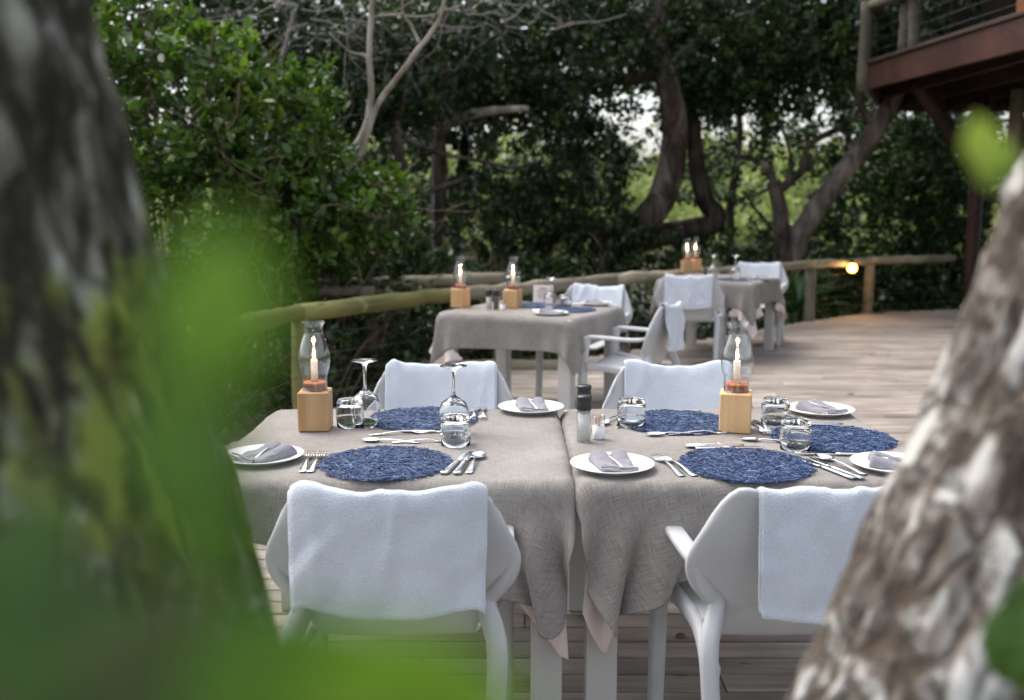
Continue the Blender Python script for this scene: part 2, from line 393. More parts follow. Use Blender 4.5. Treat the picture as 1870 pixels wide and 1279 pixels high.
M['bark_beige'] = bark('beige_bark', [(0.17, 0.14, 0.105), (0.30, 0.26, 0.205), (0.44, 0.39, 0.32)], 6, 0.4)
M['twig'] = simple('bare_twig', (0.30, 0.26, 0.21), 0.85, 0.3, 20)
M['twig_grey'] = simple('dead_twig', (0.21, 0.19, 0.18), 0.9, 0.25, 20)
M['stem'] = simple('shrub_stem', (0.14, 0.10, 0.06), 0.85, 0.3, 20)
M['bark_moss'] = bark('mossy_bark', [(0.03, 0.027, 0.02), (0.12, 0.115, 0.085), (0.36, 0.36, 0.30)], 24, 0.22,
                      patch=((0.20, 0.235, 0.045), 6.0, 0.47, 0.40), patch2=((0.55, 0.56, 0.52), 13.0, 0.62, 0.5), bmp=1.0, crack=(30, 0.15, 0.38, (0.028, 0.025, 0.017), 0.06))
M['bark_lichen'] = bark('lichen_bark', [(0.06, 0.048, 0.038), (0.15, 0.125, 0.105), (0.29, 0.265, 0.24)], 21, 0.42,
                        patch=((0.52, 0.51, 0.475), 22.0, 0.50, 0.40), patch2=((0.18, 0.17, 0.06), 4.5, 0.62, 0.5), bmp=1.0, crack=(28, 0.30, 0.36, (0.085, 0.064, 0.048), 0.10))
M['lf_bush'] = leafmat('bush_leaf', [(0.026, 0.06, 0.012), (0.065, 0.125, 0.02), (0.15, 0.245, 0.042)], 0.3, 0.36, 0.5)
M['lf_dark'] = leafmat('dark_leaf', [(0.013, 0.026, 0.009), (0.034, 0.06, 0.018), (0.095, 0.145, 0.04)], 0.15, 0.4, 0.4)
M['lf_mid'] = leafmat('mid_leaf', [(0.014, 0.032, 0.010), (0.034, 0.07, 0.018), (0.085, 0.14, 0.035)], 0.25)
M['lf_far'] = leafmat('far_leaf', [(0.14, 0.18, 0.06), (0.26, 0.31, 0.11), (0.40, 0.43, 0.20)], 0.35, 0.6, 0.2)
M['lf_near'] = leafmat('near_leaf', [(0.12, 0.24, 0.02), (0.19, 0.34, 0.02), (0.27, 0.42, 0.025)], 0.5, 0.4, 0.4)
M['lf_near_dark'] = leafmat('near_dark_leaf', [(0.04, 0.09, 0.008), (0.06, 0.13, 0.01), (0.085, 0.17, 0.013)], 0.25, 0.4, 0.4)
M['lf_yellow'] = leafmat('young_leaf', [(0.22, 0.34, 0.03), (0.32, 0.44, 0.05), (0.40, 0.48, 0.08)], 0.45, 0.4, 0.3)
M['lf_strap'] = leafmat('strap_leaf', [(0.025, 0.07, 0.02), (0.045, 0.115, 0.032), (0.075, 0.16, 0.045)], 0.2, 0.35, 0.5)
M['lf_dead'] = leafmat('dead_leaf', [(0.10, 0.06, 0.03), (0.17, 0.12, 0.04), (0.25, 0.22, 0.05)], 0.1, 0.6, 0.3)

# ------------------------------------------------------------------ the setting: ground, deck
RAIL = np.array([(-2.45, 2.4), (-2.15, 4.6), (-1.84, 6.35), (-1.53, 7.35), (-0.49, 8.75), (1.05, 10.35), (2.25, 11.45), (3.80, 13.1), (4.88, 14.05), (6.15, 14.45)])
RAILTOP = 0.80
def ground_z(x, y):
    near = 1 / (1 + np.exp((y - 2.5) * 2.0))
    z = -0.22 * near - 0.75 * (1 - near)
    z = z + np.where(y > 24, (np.clip(y, 24, 70) - 24) * 0.10, 0) + 0.05 * np.sin(x * 1.3) * np.cos(y * 0.9) * (1 - near)
    return z
xs = np.concatenate([np.linspace(-160, -20, 12), np.linspace(-19, 19, 77), np.linspace(20, 160, 12)])
ys = np.concatenate([np.linspace(-30, -2, 8), np.linspace(-1.5, 30, 80), np.linspace(32, 90, 24), np.linspace(110, 320, 8)])
GX, GY = np.meshgrid(xs, ys); G = np.stack([GX, GY, ground_z(GX, GY)], -1)
tag(inst('ground', mesh('ground', G.reshape(-1, 3), grid_faces(len(ys), len(xs)), M['soil'])), kind='structure')

deck = empty('deck', (0, 0, 0), kind='structure')
def deck_left(y):
    return float(np.interp(y, RAIL[:, 1], RAIL[:, 0]))
PW, GAP = 0.111, 0.010
y = 1.62; row = 0
while y < 14.35:
    xl = deck_left(y + PW / 2) + 0.02; xr = 9.0 if y < 13.6 else 9.0
    cuts = [xl]
    first = random.uniform(0.6, 3.2)
    x = xl + first if row % 2 else xl + first + 1.2
    while x < xr - 0.8 and len(cuts) < 3:
        cuts.append(x); x += random.uniform(3.2, 4.8)
    cuts.append(xr)
    for a_, b_ in zip(cuts[:-1], cuts[1:]):
        dz = random.uniform(-0.0022, 0.0022); L = b_ - a_
        v, f = box(-L / 2 + 0.0015, L / 2 - 0.0015, 0, PW, -0.032, 0, 0.004)
        o = inst('plank', mesh('plank', v, f, M['deck'], False), deck, ((a_ + b_) / 2, y, dz), (random.uniform(-0.008, 0.008), 0, random.uniform(-0.0006, 0.0006)))
    y += PW + GAP; row += 1
# joists under the planks and the edge beam along the railing
for jx in np.arange(-1.2, 9.0, 1.1):
    ymax = float(np.interp(jx, RAIL[:, 0], RAIL[:, 1])) if jx < 6 else 14.3
    v, f = box(-0.03, 0.03, 1.7, ymax - 0.1, -0.19, -0.038, 0.003)
    inst('joist', mesh('joist', v, f, M['darkwood'], False), deck, (jx, 0, 0))

# ------------------------------------------------------------------ railings
def log_between(name, P, r, mat, parent, n=12, m=14, wob=0.006, seed=0):
    """a log of wood lying along its own local X so the grain runs with it"""
    a, b_ = np.array(P[0], float), np.array(P[-1], float); d = b_ - a; L = np.linalg.norm(d)
    t_ = np.linspace(0, L, m); Q = np.zeros((m, 3)); Q[:, 0] = t_
    rr = np.random.default_rng(seed); Q[1:-1, 1] = rr.normal(0, wob, m - 2); Q[1:-1, 2] = rr.normal(0, wob, m - 2)
    rad = r * (1 + 0.06 * np.interp(t_, np.linspace(0, L, 5), rr.normal(0, 1, 5)))
    rad[0] *= 0.93; rad[-1] *= 0.93
    v, f = tube(Q, rad, n)
    o = inst(name, mesh(name, v, f, mat), parent, a)
    o.rotation_euler = Vector(d).to_track_quat('X', 'Z').to_euler()
    return o
rail = empty('log_railing', (RAIL[3][0], RAIL[3][1], 0), label='mossy round log railing with steel cables along the curved deck edge', cat='railing')
off = np.array([RAIL[3][0], RAIL[3][1], 0])
def rel(p): return np.array(p, float) - off
zt = [RAILTOP + 0.0, RAILTOP, RAILTOP - 0.01, RAILTOP - 0.005, RAILTOP - 0.005, RAILTOP, RAILTOP, RAILTOP - 0.02, RAILTOP - 0.03, RAILTOP - 0.02]
for i in range(len(RAIL) - 1):
    p, q = RAIL[i], RAIL[i + 1]; d = (q - p) / np.linalg.norm(q - p) * 0.05
    rr_ = 0.064 if i < 6 else 0.056
    log_between('top_rail', [rel((p[0] - d[0], p[1] - d[1], zt[i] - 0.06)), rel((q[0] + d[0], q[1] + d[1], zt[i + 1] - 0.06))], rr_, M['log'] if i < 4 else M['log_dull'], rail, seed=i)
for i in (0, 1, 3, 5, 7, 8):
    p = RAIL[i]
    log_between('post', [rel((p[0], p[1], -0.75)), rel((p[0], p[1], zt[i] - 0.10))], 0.066, M['log'] if i < 5 else M['log_dull'], rail, m=8, wob=0.003, seed=40 + i)
for z in (0.12, 0.27, 0.42, 0.57):
    for ia, ib in ((0, 1), (1, 3), (3, 5), (5, 7), (7, 8), (8, 9)):
        P = [rel((*RAIL[k], z)) for k in range(ia, ib + 1)]
        if ib - ia > 1: P = [P[0], P[-1]]
        P = np.array([P[0] + (P[-1] - P[0]) * s for s in np.linspace(0, 1, 6)]); P[:, 2] -= 0.012 * np.sin(np.linspace(0, np.pi, 6))
        v, f = tube(P, 0.002, 5); inst('cable', mesh('cable', v, f, M['cable']), rail)

wr = empty('walkway_railing', (-1.4, 9.45, 0), label='pale grey log railing of the walkway behind the mossy deck railing', cat='railing')
log_between('top_rail', [(-1.6, 0.0, 0.80), (0.15, 0.02, 0.775)], 0.055, M['log_dull'], wr, seed=61)
log_between('top_rail', [(0.13, 0.02, 0.775), (1.35, 0.08, 0.81)], 0.058, M['log_dull'], wr, seed=62)
log_between('top_rail', [(-1.4, -0.55, 0.775), (0.2, -0.5, 0.745)], 0.05, M['log_dull'], wr, seed=65)
for px_ in (-1.5, 0.1, 1.3):
    log_between('post', [(px_, 0.02, -0.8), (px_, 0.02, 0.74)], 0.06, M['log_dull'], wr, m=6, seed=63)
log_between('kerb_log', [(-1.9, -0.1, -0.02), (2.15, -0.12, -0.02)], 0.095, M['log_dull'], wr, m=22, seed=64)

# globe lamp under the rail
lp = at(1556, 491, 13.55)
lamp = empty('rail_lamp', lp + np.array([0, 0, 0.01]), label='small glowing globe lamp hung under the far log railing', cat='lamp'); lamp.scale = (0.75, 0.75, 0.75)
v, f = lathe([(0.0, -0.085), (0.045, -0.075), (0.075, -0.04), (0.085, 0.0), (0.075, 0.04), (0.045, 0.072), (0.03, 0.078)], 20); inst('globe', mesh('globe', v, f, M['bulb']), lamp)
v, f = lathe([(0.036, 0.072), (0.04, 0.10), (0.03, 0.13), (0.012, 0.15), (0.0, 0.15)], 16); inst('lamp_cap', mesh('lamp_cap', v, f, M['black']), lamp)
pl = bpy.data.lights.new('globe_light', 'POINT'); pl.energy = 5.5; pl.color = (1.0, 0.55, 0.2); pl.shadow_soft_size = 0.085
plo = bpy.data.objects.new('globe_light', pl); C.objects.link(plo); plo.parent = lamp; plo.location = (0.02, -0.12, -0.03)

# ------------------------------------------------------------------ raised timber building on the right
bld = empty('raised_timber_building', (6.2, 14.0, 0), label='raised dark timber lodge deck with red brown edge board on posts', cat='building')
bo = np.array([6.2, 14.0, 0.0])
ZB, ZT = 2.87, 3.17
A0, B0, C0, D0 = np.array([4.93, 5.2]), np.array([4.38, 13.0]), np.array([5.71, 16.2]), np.array([14.0, 16.2])
def wallboard(name, p, q, z0, z1, th, mat, parent):
    d = q - p; L = np.linalg.norm(d)
    v, f = box(0, L, -th / 2, th / 2, z0, z1, 0.006)
    o = inst(name, mesh(name, v, f, mat, False), parent, (p[0] - bo[0], p[1] - bo[1], 0)); o.rotation_euler = (0, 0, math.atan2(d[1], d[0])); return o
for p, q in ((A0, B0), (B0, C0), (C0, D0)):
    wallboard('edge_board', p, q, ZB, ZT, 0.05, M['fascia'], bld)
    wallboard('deck_lip', p, q, ZT + 0.002, ZT + 0.045, 0.10, M['darkwood'], bld)
# floor boards of the raised deck, seen from below
for i, yy in enumerate(np.arange(5.25, 16.2, 0.24)):
    xl = 4.45 + (13 - yy) * 0.0705 if yy < 13 else 4.45 + (yy - 13) * 0.416
    v, f = box(xl - bo[0], 12.0 - bo[0], yy - bo[1], yy - bo[1] + 0.225, ZT - 0.06, ZT - 0.004, 0.004)
    inst('floor_board', mesh('floor_board', v, f, M['darkwood'], False), bld)
for xx in np.arange(5.1, 12, 0.75):
    v, f = box(xx - bo[0] - 0.035, xx - bo[0] + 0.035, 5.25 - bo[1], min(16.1, 13 + (xx - 4.5) / 0.416) - bo[1] - 0.15, ZB + 0.03, ZT - 0.065, 0.004)
    inst('joist', mesh('joist', v, f, M['darkwood'], False), bld)
def vpost(name, x_, y_, z0, z1, r_, mat, seed=0):
    return log_between(name, [(x_ - bo[0], y_ - bo[1], z0), (x_ - bo[0], y_ - bo[1], z1)], r_, mat, bld, m=8, wob=0.004, seed=seed)
vpost('support_post', 6.24, 14.0, -0.1, ZB + 0.02, 0.095, M['fascia'], 1)
vpost('support_post', 6.30, 13.15, -0.1, ZB + 0.02, 0.085, M['log_dull'], 2)
vpost('support_post', 6.42, 12.9, -0.1, ZB + 0.02, 0.09, M['orangewood'], 3)
vpost('support_post', 8.5, 12.0, -0.1, ZB + 0.02, 0.1, M['fascia'], 4)
pb, pt = at(1780, 300, 13.9), at(1668, 150, 13.3)
log_between('brace', [pt - bo, pb - bo], 0.09, M['darkwood'], bld, m=6, seed=5)
# upper railing
for k, (p, s0) in enumerate([(B0, 0), (A0 + (B0 - A0) * 0.915, 1), (A0 + (B0 - A0) * 0.885, 2), (A0 + (B0 - A0) * 0.45, 2), (C0, 3)]):
    vpost('railing_post', p[0] + 0.01 - (0.05 if k == 0 else -0.12), p[1] + (0.05 if k == 0 else 0), ZB - 0.02 if k == 0 else ZT + 0.046, 3.93 if k == 0 else 3.80, 0.085 if k == 0 else 0.07, M['log_dark'], 10 + k)
def flat(p, z, dx=0.0): return (p[0] - bo[0] + dx, p[1] - bo[1], z)
log_between('railing_pole', [flat(B0, 3.87, 0.0), flat(A0, 3.87, 0.1)], 0.075, M['log_dark'], bld, seed=21)
log_between('railing_pole', [flat(B0, 3.87, 0.05), flat(C0, 3.87, 0.05)], 0.07, M['log_dark'], bld, seed=22)
log_between('railing_pole', [flat(C0, 3.87, 0.0), flat(D0, 3.87, 0.0)], 0.07, M['log_dark'], bld, seed=23)
for z in (3.32, 3.45, 3.58, 3.70):
    v, f = tube([flat(A0, z, 0.1), flat(B0, z, 0.02)], 0.004, 5); inst('cable', mesh('cable', v, f, M['cable']), bld)
for k in range(26):   # upper wall of vertical boards set back from the railing
    yy = 8.2 + k * 0.2
    v, f = box(6.9 - bo[0], 6.94 - bo[0], yy - bo[1], yy - bo[1] + 0.194, ZT, 6.2, 0.004)
    inst('wall_board', mesh('wall_board', v, f, M['darkwood'], False), bld)
for k in range(32):   # back wall of the raised deck
    xx = 5.72 + k * 0.2
    v, f = box(xx - bo[0], xx - bo[0] + 0.194, 15.3 - bo[1], 15.34 - bo[1], ZT, 6.2, 0.004)
    inst('wall_board', mesh('wall_board', v, f, M['darkwood'], False), bld)
v, f = box(5.45 - bo[0], 5.65 - bo[0], 11.35 - bo[1], 11.55 - bo[1], ZT + 0.0, 6.2, 0.006); inst('support_post', mesh('support_post', v, f, M['orangewood'], False), bld)
v, f = box(4.5 - bo[0], 12 - bo[0], 6 - bo[1], 16 - bo[1], 6.2, 6.3, 0.01); inst('roof', mesh('roof', v, f, M['darkwood'], False), bld)

# ------------------------------------------------------------------ tables and cloths
TOP = 0.75
def table(x, y, rz, sx, sy, label):
    t_ = empty('dining_table', (x, y, 0), rz, label, 'table', 'grey square dining tables')
    hx, hy = sx / 2 - 0.015, sy / 2 - 0.015
    v, f = box(-hx, hx, -hy, hy, TOP - 0.03, TOP, 0.004); inst('tabletop', mesh('tabletop', v, f, M['tablewood'], False), t_)
    for s1 in (-1, 1):
        for s2 in (-1, 1):
            v, f = box(-0.045, 0.045, -0.045, 0.045, 0, TOP - 0.032, 0.004); inst('leg', mesh('leg', v, f, M['tablewood'], False), t_, (s1 * (hx - 0.055), s2 * (hy - 0.055), 0))
    for s_ in (-1, 1):
        v, f = box(-hx + 0.102, hx - 0.102, -0.012, 0.012, TOP - 0.075, TOP - 0.032, 0.003); inst('apron', mesh('apron', v, f, M['tablewood'], False), t_, (0, s_ * (hy - 0.055), 0))
        v, f = box(-0.012, 0.012, -hy + 0.102, hy - 0.102, TOP - 0.075, TOP - 0.032, 0.003); inst('apron', mesh('apron', v, f, M['tablewood'], False), t_, (s_ * (hx - 0.055), 0, 0))
    return t_

def drape(hx, hy, S, rot=0.0, shift=(0, 0), xlim=None, caps=(), n=71, steps=170, seed=0, ylim=None):
    """position-based cloth: a square sheet falls over a box top (half sizes hx, hy, height TOP), local table coordinates"""
    rg = np.random.default_rng(seed)
    u = np.linspace(-S / 2, S / 2, n); U, V = np.meshgrid(u, u); c, s = math.cos(rot), math.sin(rot)
    z0 = TOP + 0.007
    X = np.stack([c * U - s * V + shift[0], s * U + c * V + shift[1], np.full_like(U, z0)], -1)
    if xlim is not None:
        sg = 1.0 if xlim > 0 else -1.0
        over = np.maximum(sg * X[..., 0] - abs(xlim), 0)
        X[..., 2] -= over; X[..., 0] -= sg * over * 0.999
    pin = (np.abs(X[..., 0]) < hx - 0.015) & (np.abs(X[..., 1]) < hy - 0.015)
    X0 = X.copy(); V_ = np.zeros_like(X); w_ = (~pin).astype(float)
    X[..., 1] += 0.02 * np.sin(U * 13 + seed) * w_ * (np.abs(V) > hy); X[..., :2] += rg.normal(0, 0.002, X.shape[:2] + (2,)) * w_[..., None]
    h = u[1] - u[0]
    def con(a, b_, L, k):
        d = X[b_] - X[a]; l = np.linalg.norm(d, axis=-1, keepdims=True) + 1e-9
        wa, wb = w_[a][..., None], w_[b_][..., None]; ws = wa + wb; ws[ws == 0] = 1
        cor = d / l * (l - L) * k / ws
        X[a] += cor * wa; X[b_] -= cor * wb
    sl = slice
    def batches(di, dj, L, k):
        st = max(di, abs(dj)) * 2; 
        half = max(di, abs(dj))
        out = []
        ax = 0 if di else 1
        for o in range(2):
            for q in range(half):
                lo = o * half + q
                if ax == 0:
                    I = np.arange(lo, n - di, st)
                    if dj >= 0: J0 = np.arange(0, n - dj)
                    else: J0 = np.arange(-dj, n)
                    if len(I): out.append((np.ix_(I, J0), np.ix_(I + di, J0 + dj), L, k))
                else:
                    J = np.arange(lo, n - dj, st)
                    if len(J): out.append((np.ix_(np.arange(n), J), np.ix_(np.arange(n), J + dj), L, k))
        return out
    B = batches(1, 0, h, 1) + batches(0, 1, h, 1) + batches(1, 1, h * 2 ** .5, .45) + batches(1, -1, h * 2 ** .5, .45) + batches(2, 0, 2 * h, .22) + batches(0, 2, 2 * h, .22)
    dt = 0.022; m_ = 0.003
    for it in range(steps):
        V_[..., 2] -= 9.8 * dt; V_ *= 0.965
        P0 = X.copy(); X += V_ * dt * w_[..., None]
        for q in range(9):
            for a, b_, L, k in B: con(a, b_, L, k)
            # table box
            dx = hx + m_ - np.abs(X[..., 0]); dy = hy + m_ - np.abs(X[..., 1]); dz = z0 - X[..., 2]
            ins = (dx > 1e-4) & (dy > 1e-4) & (dz > 0)
            up = ins & (dz <= np.minimum(dx, dy) + 0.001); X[..., 2][up] = z0
            sx_ = ins & ~up & (dx <= dy); X[..., 0][sx_] = np.sign(X[..., 0][sx_]) * (hx + m_)
            sy_ = ins & ~up & (dx > dy); X[..., 1][sy_] = np.sign(X[..., 1][sy_]) * (hy + m_)
            if xlim is not None:
                if xlim > 0: X[..., 0] = np.minimum(X[..., 0], xlim)
                else: X[..., 0] = np.maximum(X[..., 0], xlim)
            for (ca, cb, cr) in caps:
                ca = np.array(ca); cb = np.array(cb); ab = cb - ca
                tt = np.clip(((X - ca) @ ab) / (ab @ ab), 0, 1); cp = ca + tt[..., None] * ab; dd = X - cp; ll = np.linalg.norm(dd, axis=-1)
                hit = ll < cr; X[hit] = (cp + dd / (ll[..., None] + 1e-9) * cr)[hit]
            X[pin] = X0[pin]
        V_ = (X - P0) / dt
    for q in range(4):   # relax tight kinks left by the solver
        A = X.copy(); A[1:-1, 1:-1] = 0.5 * X[1:-1, 1:-1] + 0.125 * (X[2:, 1:-1] + X[:-2, 1:-1] + X[1:-1, 2:] + X[1:-1, :-2]); A[pin] = X0[pin]; X = A
        dx = hx + m_ - np.abs(X[..., 0]); dy = hy + m_ - np.abs(X[..., 1]); dz = z0 - X[..., 2]; ins = (dx > 1e-4) & (dy > 1e-4) & (dz > 0)
        up = ins & (dz <= np.minimum(dx, dy) + 0.006); X[..., 2][up] = z0
        sx_ = ins & ~up & (dx <= dy); X[..., 0][sx_] = np.sign(X[..., 0][sx_]) * (hx + m_)
        sy_ = ins & ~up & (dx > dy); X[..., 1][sy_] = np.sign(X[..., 1][sy_]) * (hy + m_)
    return X, U, V

def cloth_objects(X, U, V, table_loc, rz, half, label, under_label, corner, group_no, cthr=0.16, fold=0):
    n = X.shape[0]
    if fold:   # gathered folds where the corner is squeezed out between the two tables
        X = X.copy(); hyf = D1 / 2; xs0 = W1 / 2 * fold
        hang = np.clip((TOP - 0.02 - X[..., 2]) / 0.30, 0, 1.3) * np.clip((-hyf - 0.002 - X[..., 1]) / 0.006, 0, 1) * np.clip((TOP - 0.05 - X[..., 2]) / 0.10, 0, 1)
        dist = np.abs(X[..., 0] - xs0); env = np.exp(-(dist / 0.42) ** 2) * hang
        ph = dist * 46 + (TOP - X[..., 2]) * 13 + 0.8 * np.sin(dist * 9)
        X[..., 1] -= env * (0.075 * (0.5 + 0.5 * np.sin(ph)) ** 1.5 + 0.022 * (0.5 + 0.5 * np.sin(ph * 2.1 + 1.0)) + 0.01)
        X[..., 0] += -fold * env * 0.03 * np.sin(ph * 0.9 + 0.6) * (dist > 0.03)
        X[..., 2] += 0.05 * hang * np.clip((dist - 0.12) / 0.25, 0, 1) * (dist < 0.6)
    Nn = grid_normals(X); Nn *= np.where(Nn[n // 2, n // 2, 2] > 0, 1, -1)
    S2 = U.max()
    wr_ = 0.0012 * vnoise(np.stack([X[..., 0].ravel() * 9, X[..., 1].ravel() * 9, X[..., 2].ravel() * 9], 1), 5).reshape(n, n)
    def make(name, mask, offs, mat, lab, cat, grp):
        vid = -np.ones((n, n), int)
        fm = mask[:-1, :-1] & mask[1:, :-1] & mask[:-1, 1:] & mask[1:, 1:]
        used = np.zeros((n, n), bool)
        for a in (0, 1):
            for b_ in (0, 1): used[a:n - 1 + a, b_:n - 1 + b_] |= fm
        vid[used] = np.arange(used.sum())
        i, j = np.nonzero(fm)
        F = np.stack([vid[i, j], vid[i, j + 1], vid[i + 1, j + 1], vid[i + 1, j]], 1)
        P = (X + Nn * (offs + (wr_[..., None] if offs > 0 else 0)))[used]
        me = mesh(name, P, F, mat)
        uv = me.uv_layers.new(name='UVMap'); lv = np.zeros(len(me.loops), np.int32); me.loops.foreach_get('vertex_index', lv)
        UVv = np.stack([U[used], V[used]], 1)[lv]; uv.data.foreach_set('uv', UVv.astype(np.float32).ravel())
        o = inst(name, me, None, table_loc, (0, 0, rz))
        sd = o.modifiers.new('thickness', 'SOLIDIFY'); sd.thickness = 0.0022; sd.offset = 0
        ss = o.modifiers.new('smooth', 'SUBSURF'); ss.levels = 1; ss.render_levels = 1
        tag(o, lab, cat, grp)
        return o
    A = (np.abs(U) <= half) & (np.abs(V) <= half)
    make('tablecloth', A, 0.0022, M['linen'], label, 'tablecloth', 'taupe linen tablecloths')
    Bm = (np.abs(U) <= 0.42) & (np.abs(V) <= 0.42)
    for (cu, cv) in corner:
        Bm |= (U * cu > 0.30) & (V * cv > 0.30) & (np.abs(U) + np.abs(V) > half * 2 - cthr) & (np.maximum(np.abs(U), np.abs(V)) > half - 0.035)
    if fold:   # flat sheet under the top cloth and a front drop with a pointed corner at the seam
        hx_, hy_ = W1 / 2 - 0.004, D1 / 2 - 0.006
        if fold > 0: hem = [(0, 0.245), (0.03, 0.262), (0.10, 0.35), (0.17, 0.44), (0.30, 0.60), (1.03, 0.62)]
        else: hem = [(0, 0.40), (0.02, 0.35), (0.06, 0.268), (0.075, 0.262), (0.105, 0.37), (0.125, 0.50), (0.30, 0.60), (1.03, 0.62)]
        ds = np.concatenate([np.linspace(0.004, 0.14, 24), np.linspace(0.16, 1.02, 14)]); hz_ = np.interp(ds, *zip(*hem)); G_ = []
        for kk in np.linspace(0, 1, 6): G_.append(np.stack([fold * (hx_ - ds), np.full(38, hy_ - kk * (2 * hy_ - 0.03)), np.full(38, TOP + 0.0018)], 1))
        for kk in np.linspace(0.02, 1, 22):
            zz = TOP - 0.012 - kk * (TOP - 0.012 - hz_); G_.append(np.stack([fold * (hx_ - ds - 0.012 * np.sin(kk * 3) * (ds < 0.14)), -hy_ - 0.0035 - (0.030 if fold > 0 else 0.045) * kk ** 2 * np.exp(-(ds / 0.12) ** 2) * (0.7 + 0.3 * np.sin(ds * 60)), zz], 1))
        v, f = thick_grid(np.stack(G_), 0.0016); me = mesh('under_cloth', v, f, M['linen_pink'])
        uv = me.uv_layers.new(name='UVMap'); lv = np.zeros(len(me.loops), np.int32); me.loops.foreach_get('vertex_index', lv); uv.data.foreach_set('uv', np.stack([v[:, 0], v[:, 1] + v[:, 2]], 1)[lv].astype(np.float32).ravel())
        tag(inst('under_cloth', me, None, table_loc, (0, 0, rz)), under_label, 'tablecloth', 'pale pink under cloths'); return
    make('under_cloth', Bm, -0.004, M['linen_pink'], under_label, 'tablecloth', 'pale pink under cloths')

TAB = {}
W1 = 1.066; D1 = 1.03; YC = 3.30
XL, XR = -0.3632, 0.7218
table(XL, YC, 0, W1, D1, 'grey dining table under a linen cloth, left one of the front pair')
table(XR, YC, 0, W1, D1, 'grey dining table under a linen cloth, right one of the front pair')
arm = lambda x0, x1: ((x0, -0.72, 0.640), (x1, -0.34, 0.635), 0.036)
X, U, V = drape(W1 / 2 + 0.006, D1 / 2 + 0.006, 1.60, R(-10), (0.0, -0.03), xlim=W1 / 2 + 0.0068, caps=[arm(0.34, 0.34), arm(-0.22, -0.22)], seed=1)
cloth_objects(X, U, V, (XL, YC, 0), 0, 0.70, 'taupe linen tablecloth on the front table that carries the mossy post side candle lamp', 'pale pink under cloth hem showing below the front left tablecloth corner', [(1, -1)], 0, fold=1)
X, U, V = drape(W1 / 2 + 0.006, D1 / 2 + 0.006, 1.55, R(14), (0.0, -0.012), xlim=-W1 / 2 - 0.0068, caps=[arm(-0.25, -0.28), arm(0.30, 0.27)], seed=2)
cloth_objects(X, U, V, (XR, YC, 0), 0, 0.690, 'taupe linen tablecloth on the front table that carries the salt grinder', 'pale pink under cloth flap hanging from the front right tablecloth corner', [(-1, -1)], 1, fold=-1)
MX, MY, MR = 0.150, 7.37, R(-26.5)
table(MX, MY, MR, 1.04, 0.98, 'grey dining table by the railing, in the middle distance, with two lit lamps')
X, U, V = drape(0.526, 0.496, 1.56, R(2), (0, 0), seed=3, n=57, steps=140)
cloth_objects(X, U, V, (MX, MY, 0), MR, 0.715, 'taupe linen tablecloth with see-through hem on the middle table by the railing', 'pale pink under cloth below the cloth of the middle table', [(-1, -1)], 2, 0.35)
FX, FY, FR = 2.08, 10.36, R(-29)
table(FX, FY, FR, 0.98, 0.98, 'grey dining table farthest away, in front of the bend of the railing')
X, U, V = drape(0.496, 0.496, 1.56, R(-2), (0, 0), seed=4, n=57, steps=140)
cloth_objects(X, U, V, (FX, FY, 0), FR, 0.705, 'dark taupe linen tablecloth with pink hem on the farthest table', 'pale pink under cloth of the farthest table showing at its corners', [(1, -1), (1, 1)], 3, 0.4)

